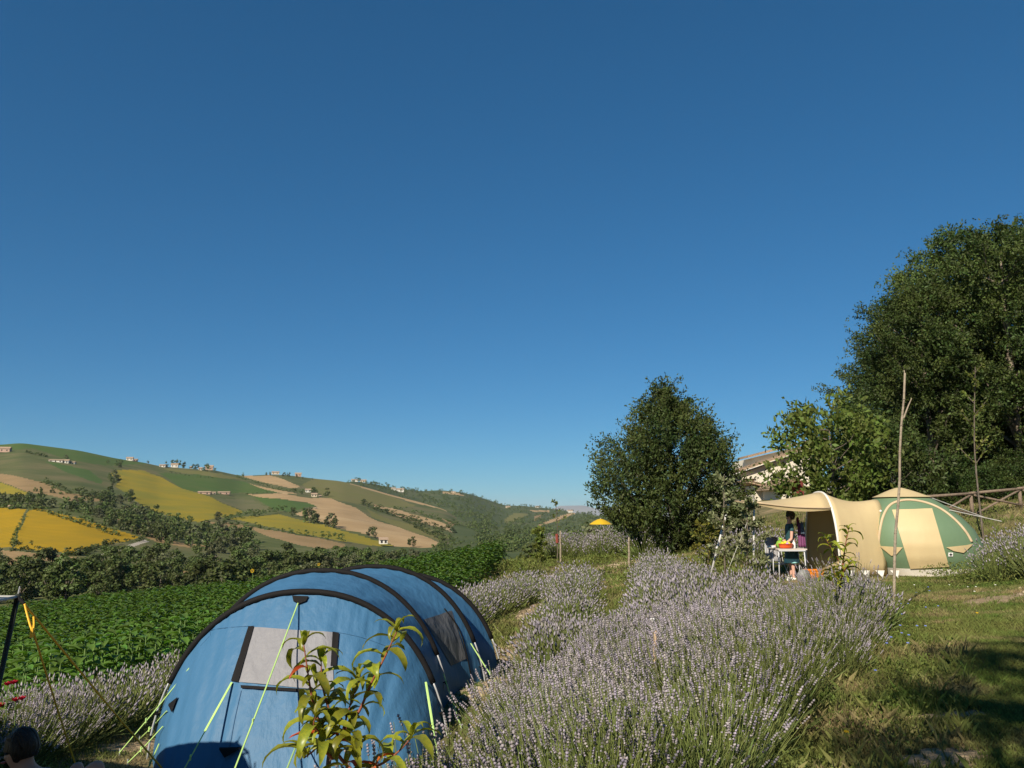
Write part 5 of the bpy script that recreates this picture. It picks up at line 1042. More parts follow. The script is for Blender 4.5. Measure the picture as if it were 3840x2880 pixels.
wb = Vector((fp(2977, 2040, 19.9).x, 19.9, TOPZ)); e = thing('white_bottle', 'white plastic bottle at the right end of the folding table', 'bottle', wb); mb = MB(); mb.tube([wb + Vector((0, 0, z)) for z in (0, .01, .12, .15, .17)], [.035, .04, .04, .025, .016], 12); part('body', mb, M_white, e, True); mb = MB(); mb.tube([wb + Vector((0, 0, .17)), wb + Vector((0, 0, .195))], .018, 10); part('cap', mb, M_alu, e, True)
# folding chair behind the table
M_cfab = fabric('grey_chair_fabric', (.42, .41, .42), (.36, .35, .36)); cc = Vector((fp(2908, 2010, 20.6).x, 20.6, 0)); cc.z = H(cc.x, cc.y)
e = thing('camping_chair', 'grey folding camping chair behind the table', 'chair', cc)
mb = MB(); rows = []
for j in range(7):
    v = j / 6; rows.append([cc + Vector((-.19 * (1 - .25 * v ** 3) + .38 * (1 - .25 * v ** 3) * u, .15 + .22 * v - .06 * math.sin(math.pi * u), .45 + .60 * v - .03 * (2 * u - 1) ** 2)) for u in np.linspace(0, 1, 7)])
mb.grid(rows); o_ = part('backrest', mb, M_cfab, e, True); o_.modifiers.new('t', 'SOLIDIFY').thickness = .03
mb = MB(); mb.grid([[cc + Vector((-.21 + .42 * u, -.25 + .42 * v, .42 - .03 * math.sin(math.pi * u))) for u in np.linspace(0, 1, 6)] for v in np.linspace(0, 1, 6)]); o_ = part('seat', mb, M_cfab, e, True); o_.modifiers.new('t', 'SOLIDIFY').thickness = .02
for s in (-1, 1):
    for a, b in (((s * .22, -.25, .42), (s * .23, .2, 0)), ((s * .22, .18, .43), (s * .23, -.27, 0))): mb = MB(); mb.tube([cc + Vector(a), cc + Vector(b)], .011, 6); part('leg', mb, M_alu, e, True)
    mb = MB(); mb.tube([cc + Vector((s * .21, .14, .40)), cc + Vector((s * .20, .25, .75)), cc + Vector((s * .15, .37, 1.04))], .011, 6); part('back_frame', mb, M_alu, e, True)
# orange crate and grey bag on the ground
M_orc = mat('orange_crate', (.78, .22, .02), rough=.45); cr = fp(3048, 2128, 19.4); cr.z = H(cr.x, cr.y); e = thing('plastic_crate', 'bright orange plastic crate on the ground by the tent porch', 'crate', cr)
mb = MB(); w_, d_, h_ = .40, .30, .24; mb.box(cr + Vector((0, 0, .01)), (w_ * .92, d_ * .92, .02))
for s in (-1, 1):
    mb.add([cr + Vector(v) for v in ((-w_ * .46, s * d_ * .46, 0), (w_ * .46, s * d_ * .46, 0), (w_ * .5, s * d_ * .5, h_), (-w_ * .5, s * d_ * .5, h_), (-w_ * .46, s * (d_ * .46 - .012), 0), (w_ * .46, s * (d_ * .46 - .012), 0), (w_ * .5, s * (d_ * .5 - .012), h_), (-w_ * .5, s * (d_ * .5 - .012), h_))], [(0, 1, 2, 3), (4, 5, 6, 7), (2, 3, 7, 6)])
    mb.add([cr + Vector(v) for v in ((s * w_ * .46, -d_ * .46, 0), (s * w_ * .46, d_ * .46, 0), (s * w_ * .5, d_ * .5, h_), (s * w_ * .5, -d_ * .5, h_), (s * (w_ * .46 - .012), -d_ * .46, 0), (s * (w_ * .46 - .012), d_ * .46, 0), (s * (w_ * .5 - .012), d_ * .5, h_), (s * (w_ * .5 - .012), -d_ * .5, h_))], [(0, 1, 2, 3), (4, 5, 6, 7), (2, 3, 7, 6)])
part('tub', mb, M_orc, e); mb = MB()
for s in (-1, 1): mb.box(cr + Vector((0, s * (d_ * .5 + .008), h_ - .01)), (w_ + .03, .018, .02)); mb.box(cr + Vector((s * (w_ * .5 + .008), 0, h_ - .012)), (.018, d_ + .01, .02))
part('rim', mb, M_orc, e)
gb = fp(3015, 2140, 19.2); gb.z = H(gb.x, gb.y); e = thing('grey_bag', 'grey cloth bag slumped beside the orange crate', 'bag', gb); mb = MB(); mb.ell(gb + Vector((0, 0, .15)), (.16, .12, .19), 14, 10, fn=lambda d: (1 - .35 * max(0, d[2])) * (1 + .08 * math.sin(5 * d[0] + 4 * d[2]))); part('sack', mb, fabric('grey_cloth', (.30, .29, .28), (.24, .24, .24), st=(1, 1, 1)), e, True); mb = MB(); mb.tube([gb + Vector((.07 * math.cos(a), 0, .27 + .09 * math.sin(a))) for a in np.linspace(0, math.pi, 9)], .01, 5); part('handle', mb, M_black, e)
# clothes hanging in the porch
def garment(px0, px1, py0, py1, y, m, label, kind='garment'):
    a = fp(px0, py0, y); b = fp(px1, py1, y); e = thing(kind, label, 'clothing', ((a.x + b.x) / 2, y, b.z)); mb = MB(); rows = []
    for j in range(9):
        v = j / 8; sh = .72 + .28 * min(1, v * 5); rows.append([Vector(((a.x + b.x) / 2 + (b.x - a.x) / 2 * sh * u, y + .025 * math.sin(9 * u + 2 * v) * (v + .2), a.z + (b.z - a.z) * v - .03 * abs(u) * (1 - v))) for u in np.linspace(-1, 1, 13)])
    mb.grid(rows); o_ = part('cloth', mb, m, e, True); o_.modifiers.new('t', 'SOLIDIFY').thickness = .012
    mb = MB(); mb.tube([Vector(((a.x + b.x) / 2, y, DZ + 1.74)), Vector(((a.x + b.x) / 2 + .02, y, a.z + .02))], .004, 5); part('hanger_hook', mb, M_wire, e)
garment(2988, 3021, 1960, 2052, 20.3, fabric('purple_cloth', (.20, .055, .15), (.24, .08, .18)), 'long purple garment hanging in the porch of the beige tent')
garment(3000, 3016, 1957, 2002, 20.22, fabric('slate_cloth', (.10, .14, .20), (.13, .17, .23)), 'small slate blue garment hanging over the purple one')
garment(2984, 2998, 1938, 1975, 20.36, fabric('wine_cloth', (.20, .03, .05), (.17, .03, .05)), 'dark red garment hanging at the porch mouth')

# ------------------------------------------------------------------ people
M_skin = mat('skin', (.42, .22, .15), (.46, .25, .17), rough=.55, nscale=6, spec=.35); M_hair = mat('dark_hair', (.018, .013, .010), (.03, .02, .015), rough=.5, nscale=40, stretch=(1, 1, .2), bump=.6, bscale=60)
def skin_mesh(name, J, Ed, m, parent, root=0, lv=2, loc=(0, 0, 0)):
    """J: list of (pos, radius[,radius2]); grown with Skin + Subdivision into one surface"""
    me = bpy.data.meshes.new(name); o0 = ORI[parent.name]; me.from_pydata([tuple(Vector(j[0]) - o0) for j in J], Ed, []); o = put(name, me, parent); me.materials.append(m)
    o.modifiers.new('skin', 'SKIN'); 
    for i, j in enumerate(J):
        sv = me.skin_vertices[0].data[i]; sv.radius = (j[1], j[2] if len(j) > 2 else j[1]); sv.use_root = (i == root)
    s = o.modifiers.new('sub', 'SUBSURF'); s.levels = lv; s.render_levels = lv; o.modifiers['skin'].use_smooth_shade = True; return o
class Skel:
    def __init__(s): s.J = []; s.E = []
    def add(s, p, r, par=None, r2=None):
        s.J.append((Vector(p), r, r2 if r2 else r)); i = len(s.J) - 1
        if par is not None: s.E.append((par, i))
        return i
    def chain(s, par, pts):
        for p, r in pts: par = s.add(p, r, par)
        return par
    def hand(s, wrist, d, up):
        """palm, four unequal bent fingers and a thumb leaving the side of the palm"""
        d = Vector(d).normalized(); up = Vector(up).normalized(); sd = d.cross(up).normalized(); w = s.J[wrist][0]
        palm = s.add(w + d * .055, .020, wrist)
        for k, l_ in enumerate((.066, .078, .073, .056)):
            b = w + d * .085 + sd * (.027 - .018 * k); c = s.add(b, .0085, palm); c = s.add(b + d * l_ * .5 - up * .006, .008, c); s.add(b + d * l_ * .9 - up * .028, .0065, c)
        t = s.add(w + d * .03 + sd * .034, .0095, palm); t = s.add(w + d * .058 + sd * .052 - up * .008, .009, t); s.add(w + d * .082 + sd * .052 - up * .018, .007, t)
def head(sk, neck, c, fwd, r=.095):
    """head centre c looking along fwd: skull, jaw, nose as part of the body surface; returns nothing"""
    f = Vector(fwd).normalized(); n = sk.add(c - Vector((0, 0, .045)) + f * .012, r * .66, neck); k = sk.add(c + Vector((0, 0, .025)) - f * .012, r * .98, n); sk.add(c + Vector((0, 0, .085)) - f * .01, r * .60, k)
    sk.add(c + f * (r * 1.02) - Vector((0, 0, .012)), .014, n); sk.add(c + f * r * .72 - Vector((0, 0, .075)), .030, n)
def face_bits(par, c, fwd):
    f = Vector(fwd).normalized(); sd = f.cross(Vector((0, 0, 1))).normalized()
    for s in (-1, 1):
        mb = MB(); mb.ell(c + sd * s * .092 + Vector((0, 0, -.005)), (.014 + .012 * abs(f.x), .014 + .012 * abs(f.y), .032), 10, 7); part('ear', mb, M_skin, par, True)
        mb = MB(); mb.ell(c + f * .088 + sd * s * .033 + Vector((0, 0, .012)), (.011, .011, .008), 8, 6); part('eye', mb, M_dark, par, True)
    mb = MB(); mb.ell(c + f * .094 - Vector((0, 0, .052)), (.010 + .016 * abs(sd.x), .010 + .016 * abs(sd.y), .007), 10, 6); part('mouth', mb, mat('lips', (.33, .11, .09), rough=.5), par, True)
def hair_cap(par, c, fwd, m, long=.0):
    f = Vector(fwd).normalized(); mb = MB(); V = []; nu, nv = 20, 12; P = []
    for i in range(nv + 1):
        ph = math.pi * (.68 + long) * i / nv; row = []
        for j in range(nu + 1):
            a = 2 * math.pi * j / nu; d = Vector((math.sin(ph) * math.cos(a), math.sin(ph) * math.sin(a), math.cos(ph))); fr = d.dot(f)
            lim = d.copy()
            if fr > .35 and d.z < .45: lim = (d - f * (fr - .2)).normalized()
            k = 1 + .03 * math.sin(17 * a + 5 * ph); row.append(c + Vector((lim.x * .108, lim.y * .108, lim.z * .122 + .022)) * k - f * .014)
        P.append(row)
    mb.grid(P); o_ = part('hair', mb, m, par, True); o_.modifiers.new('t', 'SOLIDIFY').thickness = .012
# person sitting in the shade of the tarp, knees drawn up, head bent to the left
HC = fp(72, 2812, 6.25); gz = H(-3.4, 6.2); hip = Vector((HC.x + .22, 6.25, gz + .13))
e = thing('person', 'person with short dark hair sitting under the tarp, grey shirt and blue shorts', 'person', (hip.x, hip.y, gz)); e['label'] = 'dark haired person in grey shirt and blue shorts sitting at the lower left'
fw = Vector((-.75, -.62, -.2)); sk = Skel(); top_ch = HC + Vector((.07, .03, -.23))
pel = sk.add(hip, .125, None, .15); sp = sk.add(hip.lerp(top_ch, .5) + Vector((.05, .02, 0)), .115, pel, .14); ch = sk.add(top_ch + Vector((.02, 0, -.04)), .12, sp, .155); nk = sk.add(top_ch + Vector((-.02, -.01, .085)), .055, ch); head(sk, nk, HC, fw)
body = sk; knees = []
for s, kp in ((-1, fp(372, 2826, 6.05)), (1, fp(295, 2832, 6.32))):
    hj = sk.add(hip + Vector((.03, s * .09, -.01)), .088, pel); kn = sk.add(kp - Vector((0, 0, .055)), .058, hj); knees.append((hj, kn)); an = sk.add(Vector((kp.x + .06, kp.y - .03, gz + .09)), .04, kn); hl = sk.add(Vector((kp.x + .03, kp.y - .03, gz + .035)), .034, an); sk.add(Vector((kp.x + .23, kp.y - .06, gz + .028)), .026, hl)
for s, el, wr in ((-1, HC + Vector((.05, -.22, -.50)), HC + Vector((.30, -.22, -.46))), (1, HC + Vector((.30, .18, -.46)), HC + Vector((.48, .02, -.40)))):
    sh = sk.add(top_ch + Vector((.03, s * .17, -.01)), .055, ch); eb = sk.add(el, .042, sh); w_ = sk.add(wr, .028, eb); sk.hand(w_, wr - el, (0, 0, 1))
skin_mesh('body', sk.J, sk.E, M_skin, e); hair_cap(e, HC, fw, M_hair); face_bits(e, HC, fw)
g_ = Skel(); a = g_.add(hip + Vector((0, 0, .04)), .145, None, .17); b = g_.add(sk.J[sp][0], .135, a, .16); c2_ = g_.add(sk.J[ch][0], .138, b, .175); g_.add(sk.J[nk][0] - Vector((0, 0, .03)), .075, c2_)
for s in (-1, 1): q = g_.add(top_ch + Vector((.03, s * .17, -.01)), .072, c2_); g_.add(top_ch + Vector((.05, s * .20, -.14)), .066, q)
skin_mesh('shirt', g_.J, g_.E, fabric('grey_shirt', (.13, .12, .115), (.11, .105, .10)), e)
g_ = Skel(); a = g_.add(hip, .142, None, .168)
for hj, kn in knees: q = g_.add(sk.J[hj][0], .105, a); g_.add(sk.J[hj][0].lerp(sk.J[kn][0], .72), .082, q)
skin_mesh('shorts', g_.J, g_.E, fabric('blue_shorts', (.035, .06, .17), (.03, .05, .14)), e)
# dark cushion behind the sitting person
cu = Vector((HC.x + .33, 6.62, H(HC.x + .33, 6.62))); mb = MB(); mb.ell(cu + Vector((0, 0, .26)), (.16, .12, .24), 16, 10, fn=lambda d: 1 / (abs(d[0]) ** 3 + abs(d[2]) ** 3 + abs(d[1]) ** 3 + .05) ** .18); mb.tube([cu + Vector((-.11, 0, .47)), cu + Vector((.11, 0, .47))], .012, 6); solo('rucksack', mb, fabric('dark_grey_cloth', (.05, .05, .05), (.04, .04, .04), st=(1, 1, 1)), 'dark grey bag standing behind the person at the lower left', 'bag', cu, True)
# person standing at the table, in profile
g0 = Vector((fp(2964, 2050, 20.25).x, 20.25, 0)); g0.z = H(g0.x, g0.y); HT = fp(2962, 1936, 20.25); fw = Vector((-.95, -.3, -.1)); hz = HT.z - g0.z
e = thing('person', 'person in a dark teal dress with aqua hem standing behind the folding table', 'person', g0); sk = Skel(); B = lambda x, y, z: g0 + Vector((x, y, z))
pel = sk.add(B(.02, 0, hz * .56), .11, None, .13); wa = sk.add(B(.015, 0, hz * .68), .095, pel, .11); ch = sk.add(B(.01, 0, hz * .82), .105, wa, .14); nk = sk.add(B(0, 0, hz * .91), .045, ch); head(sk, nk, HT, fw)
for s in (-1, 1):
    hj = sk.add(B(.02, s * .08, hz * .5), .08, pel); kn = sk.add(B(.01, s * .085, hz * .28), .052, hj); an = sk.add(B(.02, s * .085, .075), .036, kn); hl = sk.add(B(.02, s * .085, .035), .033, an); sk.add(B(-.15, s * .09, .026), .025, hl)
    sh = sk.add(B(.01, s * .165, hz * .855), .048, ch); el = sk.add(B(-.03, s * .19, hz * .64), .036, sh); wr = sk.add(B(-.22, s * .15, hz * .56), .025, el); sk.hand(wr, (-.9, -s * .15, -.2), (0, 0, 1))
skin_mesh('body', sk.J, sk.E, mat('fair_skin', (.58, .33, .25), rough=.55), e); M_hair2 = mat('brown_hair', (.07, .06, .03), (.05, .04, .02), rough=.6); hair_cap(e, HT, fw, M_hair2, .12); face_bits(e, HT, fw)
def skirt(z0, z1, r0, r1, name, m):
    mb = MB(); mb.grid([[B(.015 + (r0 + (r1 - r0) * v) * math.cos(a) * .85, (r0 + (r1 - r0) * v) * math.sin(a) * (1 + .05 * math.sin(7 * a)), z0 + (z1 - z0) * v) for a in np.linspace(0, 2 * math.pi, 29)] for v in np.linspace(0, 1, 7)]); o_ = part(name, mb, m, e, True); o_.modifiers.new('t', 'SOLIDIFY').thickness = .008
M_teal = fabric('dark_teal', (.028, .085, .095), (.035, .10, .11)); g_ = Skel(); a = g_.add(B(.02, 0, hz * .54), .125, None, .15); b = g_.add(B(.015, 0, hz * .68), .108, a, .125); c2_ = g_.add(B(.01, 0, hz * .82), .118, b, .155); g_.add(B(0, 0, hz * .885), .062, c2_)
for s in (-1, 1): q = g_.add(B(.01, s * .165, hz * .855), .06, c2_); g_.add(B(-.01, s * .18, hz * .75), .05, q)
skin_mesh('dress_top', g_.J, g_.E, M_teal, e); skirt(hz * .56, hz * .335, .145, .19, 'dress_skirt', M_teal); skirt(hz * .336, hz * .27, .191, .205, 'dress_hem', mat('aqua_cloth', (.30, .62, .60), rough=.8))
for s in (-1, 1): mb = MB(); mb.ell(B(-.06, s * .088, .035), (.135, .045, .042), 14, 8, fn=lambda d: 1 + .15 * d[0]); mb.box(B(-.06, s * .088, .004), (.25, .08, .02)); part('shoe', mb, M_white, e, True)

# ------------------------------------------------------------------ wooden fence on the rise
M_rail = mat('fence_wood', (.17, .125, .09), (.24, .18, .13), rough=.9, nscale=5, bump=.5, bscale=20, stretch=(3, 3, 3))
fpts = [(3440, 1865, 1905), (3640, 1850, 1928), (3822, 1832, 1910), (3990, 1815, 1900)]
FP_ = []
for px, t_, b_ in fpts: a = fp(px, t_, 27.5); FP_.append((Vector((a.x, 27.5, H(a.x, 27.5))), a))
e = thing('wooden_fence', 'rustic wooden fence with crossed rails behind the beige tent', 'fence', FP_[1][0])
for g, t_ in FP_: mb = MB(); mb.tube([g - Vector((0, 0, .1)), t_ + Vector((0, 0, .05))], [.065, .058], 8); part('post', mb, M_rail, e, True)
for i in range(3):
    (g, a), (g2, b) = FP_[i], FP_[i + 1]; mb = MB(); mb.tube([a + Vector((-.1, -.07, 0)), b + Vector((.1, -.07, 0))], .048, 8); part('top_rail', mb, M_rail, e, True)
    for p, q in ((g + Vector((.05, -.06, .12)), b - Vector((.05, .06, .06))), (a + Vector((.05, -.1, -.06)), g2 + Vector((-.05, -.1, .12)))): mb = MB(); mb.tube([p, q], .036, 7); part('cross_rail', mb, M_rail, e, True)

# ------------------------------------------------------------------ farmhouse
HY = 56.0
M_plas = mat('house_plaster', (.66, .60, .50), (.58, .52, .42), rough=.9, nscale=.8, bump=.2, bscale=5); M_shut = mat('brown_shutter', (.13, .06, .045), rough=.7); M_redw = mat('red_wall', (.17, .035, .03), (.14, .03, .03), rough=.9, nscale=1)
def hp(px, py, y=HY): return fp(px, py, y)
zb = H(18, HY) - .6; e = thing('farmhouse', 'cream farmhouse with sloping tiled roofs behind the round tree', 'house', (hp(2880, 1800).x, HY, zb))
def slab(px0, py0, px1, py1, y0, dep, drop, m, name, par=e, zbase=None):
    """wall whose top follows the slanting roof line from (px0,py0) to (px1,py1)"""
    a, b = hp(px0, py0, y0), hp(px1, py1, y0); z0_ = zb if zbase is None else zbase; mb = MB()
    V = [(a.x, y0, z0_), (b.x, y0, z0_), (b.x, y0, b.z), (a.x, y0, a.z)]; V += [(x, y + dep, z) for x, y, z in V]
    mb.add(V, [(0, 1, 2, 3), (5, 4, 7, 6), (1, 5, 6, 2), (4, 0, 3, 7), (3, 2, 6, 7), (4, 5, 1, 0)]); return part(name, mb, m, par, root=e)
def roofp(px0, py0, px1, py1, y0, dep, th=.13, name='roof'):
    a, b = hp(px0, py0, y0), hp(px1, py1, y0); d = (b - a).normalized(); a = a - d * .5; mb = MB()
    V = [(a.x, y0 - .55, a.z), (b.x, y0 - .55, b.z), (b.x, y0 - .55, b.z + th), (a.x, y0 - .55, a.z + th)]; V += [(x, y + dep + .9, z) for x, y, z in V]
    mb.add(V, [(0, 1, 2, 3), (5, 4, 7, 6), (1, 5, 6, 2), (4, 0, 3, 7), (3, 2, 6, 7), (4, 5, 1, 0)])
    r_ = part(name, mb, M_roof, e); n = 26; mb = MB()
    for k in range(n): t = (k + .5) / n; p = a.lerp(b, t); mb.tube([Vector((p.x, y0 - .58, p.z + th)), Vector((p.x, y0 + dep + .4, p.z + th))], .055, 5)
    tag(part('roof_tiles', mb, M_roof, r_, root=e), kind='stuff')
slab(2775, 1778, 3080, 1672, HY, 9, 0, M_plas, 'wall'); roofp(2772, 1768, 3085, 1662, HY, 1.2)
slab(2828, 1716, 3060, 1660, HY + 3, 6, 0, M_plas, 'upper_wall'); roofp(2822, 1712, 3065, 1650, HY + 3, 2, .12)
def opening(px0, py0, px1, py1, y0, m, fm):
    a, b = hp(px0, py0, y0), hp(px1, py1, y0); mb = MB(); w_, h_ = b.x - a.x, a.z - b.z; mb.box(((a.x + b.x) / 2, y0 - .03, (a.z + b.z) / 2), (w_, .10, h_)); o_ = part('window', mb, m, e); mb = MB()
    for q in ((0, h_ / 2 + .05, w_ + .2, .1), (0, -h_ / 2 - .05, w_ + .3, .1)): mb.box(((a.x + b.x) / 2, y0 - .08, (a.z + b.z) / 2 + q[1]), (q[2], .2, q[3]))
    part('surround', mb, fm, o_, root=e)
opening(2790, 1795, 2826, 1812, HY, M_shut, M_plas); opening(2783, 1830, 2796, 1868, HY, M_shut, M_plas); opening(2898, 1775, 2925, 1800, HY, M_dark, M_plas)
slab(2828, 1822, 2872, 1832, HY - 2.2, 2.1, 0, M_plas, 'porch_wall'); roofp(2826, 1818, 2874, 1830, HY - 2.2, 2.1, .14, 'porch_roof')
slab(2930, 1828, 2966, 1815, HY - 6, 4, 0, M_plas, 'annex_wall'); slab(2966, 1806, 3012, 1800, HY - 5.8, 4, 0, M_redw, 'annex_red_wall'); roofp(2928, 1824, 2986, 1798, HY - 6, 4, .14, 'annex_roof')

# ------------------------------------------------------------------ parked car behind the beige tent, parasol
CY = 38.0; cx = fp(3285, 1840, CY).x; cz = H(cx, CY); e = thing('parked_car', 'pale car parked in the shade behind the beige tent, mostly hidden', 'car', (cx, CY, cz))
M_car = mat('pale_car_paint', (.55, .56, .58), rough=.25, spec=.6); M_gl = mat('car_glass', (.02, .03, .05), rough=.1, spec=.6); M_tyre = mat('tyre', (.02, .02, .02), rough=.9)
def extr(prof, y0, y1, m, nm, par=e):
    mb = MB(); n = len(prof); V = [(cx + x, y0, cz + z) for x, z in prof] + [(cx + x, y1, cz + z) for x, z in prof]; mb.add(V, [tuple(range(n)), tuple(range(2 * n - 1, n - 1, -1))] + [(i, n + i, n + (i + 1) % n, (i + 1) % n) for i in range(n)]); return part(nm, mb, m, par, root=e)
extr([(-2.0, .3), (-2.05, .7), (-1.6, .88), (-.9, .95), (-.35, 1.42), (1.1, 1.46), (1.75, 1.0), (2.0, .9), (2.05, .35)][::-1], CY - .8, CY + .8, M_car, 'body')
for q in ([(-.78, .97), (-.3, 1.36), (.3, 1.39), (.3, .97)], [(.38, .97), (.38, 1.39), (1.05, 1.40), (1.5, .98)]): extr(q[::-1], CY - .82, CY - .79, M_gl, 'window')
for x in (-1.25, 1.25):
    for y in (-.8, .8): mb = MB(); mb.tube([(cx + x, CY + y - .1, cz + .31), (cx + x, CY + y + .1, cz + .31)], .31, 18); w_ = part('wheel', mb, M_tyre, e); mb = MB(); mb.tube([(cx + x, CY + y - .115, cz + .31), (cx + x, CY + y + .115, cz + .31)], .19, 14); part('rim', mb, M_car, w_, root=e)
for y in (-.6, .6): mb = MB(); mb.ell((cx - 2.0, CY + y, cz + .68), (.06, .14, .08), 10, 6); part('headlight', mb, M_white, e, True)
pc = fp(2252, 1948, 44); g = Vector((pc.x, pc.y, H(pc.x, pc.y))); e = thing('parasol', 'yellow parasol beyond the lavender, left of the round tree', 'parasol', g); M_par = fabric('yellow_canvas', (.72, .46, .02), (.68, .42, .02)); R_ = .62
mb = MB(); mb.grid([[pc + Vector((R_ * r * math.cos(a) * (1 - .04 * math.cos(8 * a)), R_ * r * math.sin(a), .04 - .30 * r ** 1.6)) for a in np.linspace(0, 2 * math.pi, 33)] for r in (0.02, .3, .6, .85, 1)]); part('canopy', mb, M_par, e, True)
mb = MB(); mb.tube([g - Vector((0, 0, .1)), pc + Vector((0, 0, .08))], .022, 8); part('pole', mb, M_pole, e)
for k in range(8): a = k * math.pi / 4; mb = MB(); mb.tube([pc - Vector((0, 0, .02)), pc + Vector((R_ * .97 * math.cos(a), R_ * .97 * math.sin(a), -.27))], .008, 4); part('rib', mb, M_pole, e)

# ------------------------------------------------------------------ red flowers by the left edge
M_rose = mat('red_petal', (.50, .012, .035), (.42, .01, .03), rough=.6, trans=.2)
for q, lb in (((28, 2572), 'upper red rose at the left picture edge'), ((58, 2632), 'large double red rose at the left picture edge'), ((2, 2652), 'lowest red rose cut by the left picture edge')):
    p = fp(*q, 8.6); g = Vector((p.x - .03, p.y + .03, H(p.x, p.y))); e = thing('red_rose', lb, 'rose', g); mb = MB(); mb.tube([g - Vector((0, 0, .05)), g.lerp(p, .5) + Vector((.03, 0, 0)), p], [.008, .006, .004], 6); part('stem', mb, M_sfs, e); mb = MB()
    for cen in ((0, 0, 0), (.055, .01, .012)) if 'large' in lb or 'upper' in lb else ((0, 0, 0),):
        for ring_, (n, rr_, tl) in enumerate(((7, .042, .9), (6, .034, 1.3), (4, .022, 1.9))):
            for k in range(n):
                a = k * 6.283 / n + ring_; u = Vector((math.cos(a), math.sin(a), 0)); s = Vector((-math.sin(a), math.cos(a), 0)); c = p + Vector(cen); o_ = Vector((0, 0, tl * rr_)); mb.add([c, c + u * rr_ * .6 + s * rr_ * .5 + o_ * .5, c + u * rr_ + o_, c + u * rr_ * .6 - s * rr_ * .5 + o_ * .5], [(0, 1, 2, 3)])
    part('petals', mb, M_rose, e); mb = MB()
    rg_ = np.random.default_rng(int(q[0]) + 5); Pn = np.array([g.lerp(p, t)[:] for t in rg_.uniform(.2, .9, 26)]) - np.array(g[:]); V, Fq = leaves(Pn, unit(rg_.normal(size=Pn.shape) + [0, 0, .3]), .09, .05, rg_, .1); tag(put('foliage', arr_mesh('foliage', V, Fq, M_weed), e), kind='stuff')

# ------------------------------------------------------------------ peach saplings, leaf by leaf
M_peach = mat('peach_leaf', (.30, .30, .025), (.20, .235, .025), rough=.38, nscale=14, trans=.35, transcol=(1.1, 1.1, .4), spec=.5, objr=.35); M_pred = mat('peach_leaf_red', (.55, .09, .02), (.45, .12, .02), rough=.45, trans=.3, objr=.3); M_twig = mat('peach_twig', (.26, .075, .04), (.17, .06, .035), rough=.6, nscale=8); M_trunk2 = mat('peach_bark', (.09, .06, .045), rough=.9)
def leaf_mesh(curl, wd, fold):
    """unit lanceolate leaf along +x, arching down, folded along the midrib"""
    mb = MB(); n = 9; rows = []; x = z = 0; ang = .65
    for i in range(n + 1):
        t = i / n; w_ = wd * math.sin(math.pi * min(1, .06 + .94 * t ** .85)) ** .8 * (1 if t < .98 else .15); up = math.cos(ang); sx = -math.sin(ang); f = fold * w_
        e_ = .012 * math.sin(t * 19); rows.append([Vector((x + sx * (f + e_), w_, z + up * (f + e_))), Vector((x, 0, z)), Vector((x + sx * (f - e_), -w_, z + up * (f - e_)))])
        x += math.cos(ang) / n; z += math.sin(ang) / n; ang -= curl / n * (.6 + .9 * t)
    mb.grid(rows); return mb
LM = [leaf_mesh(c_, w_, f_).mesh('leaf', M_peach, True) for c_, w_, f_ in ((2.3, .108, .45), (2.7, .10, .5), (1.9, .115, .35), (3.0, .105, .45))]; LR = [leaf_mesh(1.0, .075, .9).mesh('leaf', M_pred, True), leaf_mesh(1.8, .09, .8).mesh('leaf', M_pred, True)]
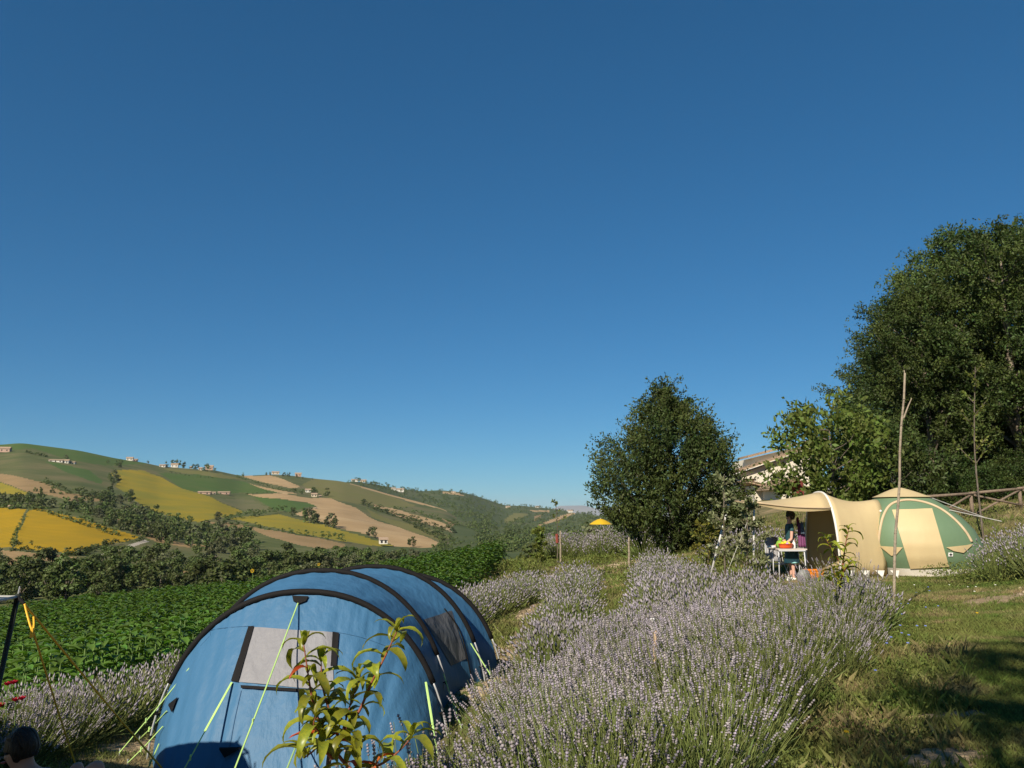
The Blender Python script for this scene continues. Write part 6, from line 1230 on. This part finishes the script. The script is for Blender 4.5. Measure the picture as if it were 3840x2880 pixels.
def peach(label, foot, branches, y, ln, step, seed, red=.08, tr_r=.014):
    rg = random.Random(seed); e = thing('peach_sapling', label, 'tree', foot)
    for bi, (pts, r0) in enumerate(branches):
        P = bez([Vector(p) if isinstance(p, Vector) else fp(p[0], p[1], y + (p[2] if len(p) > 2 else 0)) for p in pts], 7); mb = MB(); mb.tube(P, [r0 * (1 - .7 * i / (len(P) - 1)) for i in range(len(P))], 7)
        b = part('trunk' if bi == 0 else 'branch', mb, M_trunk2 if bi == 0 else M_twig, e, True); acc = 0; az = rg.uniform(0, 6)
        for i in range(1, len(P)):
            acc += (P[i] - P[i - 1]).length
            if bi == 0: continue
            while acc > step:
                acc -= step; az += 2.4 + rg.uniform(-.3, .3); t = i / len(P); l_ = ln * rg.uniform(.72, 1.12) * (1 if t < .9 else .75)
                isred = rg.random() < red and t < .8; me = LR[rg.randrange(2)] if isred else LM[rg.randrange(4)]
                put('leaf', me, b, P[i] - ORI[e.name], (rg.uniform(-.35, .35), rg.uniform(-.3, .3) if not isred else .3, az), l_ * (.7 if isred else 1))
        if bi:
            for k in range(4): put('leaf', LM[k], b, P[-1] - ORI[e.name], (0, -.75 + .2 * k, az + k * 1.55), ln * .62)
    return e
def s2(*p): return [(980 + x * .3616, 2280 + y * .3616) + tuple(q[2:]) for q in p for x, y in [q[:2]]]
ft = fp(1215, 2960, 3.3); ft = Vector((ft.x, 3.3, H(ft.x, 3.3)))
peach('young peach tree with drooping yellow green leaves before the blue tent', ft, [
  ([ft - Vector((0, 0, .05))] + s2((690, 1720), (740, 1560), (800, 1400), (830, 1290)), .013),
  (s2((770, 1470), (600, 1180, -.03), (530, 950, -.03), (490, 720, -.02), (440, 385, 0)), .0075), (s2((810, 1370), (700, 1050, .05), (635, 800, .05), (620, 560, .06)), .007),
  (s2((830, 1300), (940, 1170), (1030, 1040, .03), (1130, 800, .02), (1260, 550), (1405, 245)), .008), (s2((760, 1480, 0), (980, 1700, -.05), (1240, 1620, -.06), (1420, 1490, -.06), (1560, 1340, -.06)), .0075),
  (s2((740, 1560), (600, 1450, -.1), (520, 1500, -.14), (440, 1560, -.16)), .006), (s2((840, 1290), (920, 1010, .08), (1010, 760, .1)), .005), (s2((800, 1400), (900, 1330, -.1), (990, 1500, -.15)), .005), (s2((790, 1420), (560, 1250, -.1), (560, 1130, -.12)), .005)], 3.3, .192, .026, 12, .09)
g = fp(3160, 2300, 9.0); g.z = H(g.x, 9.0)
peach('small peach sapling with drooping leaves in the lavender before the tent porch', g, [([g - Vector((0, 0, .05)), (3150, 2250), (3155, 2150)], .012), ([(3155, 2160), (3165, 2080), (3172, 2035), (3182, 1988)], .011), ([(3150, 2110), (3120, 2060, -.05), (3098, 2022, -.05)], .008), ([(3152, 2190), (3135, 2160, -.1), (3125, 2140, -.12)], .007), ([(3152, 2180), (3165, 2140, -.15), (3185, 2115, -.18)], .007), ([(3150, 2220), (3130, 2200, -.1), (3118, 2180, -.12)], .006)], 9.0, .22, .034, 5, .0)
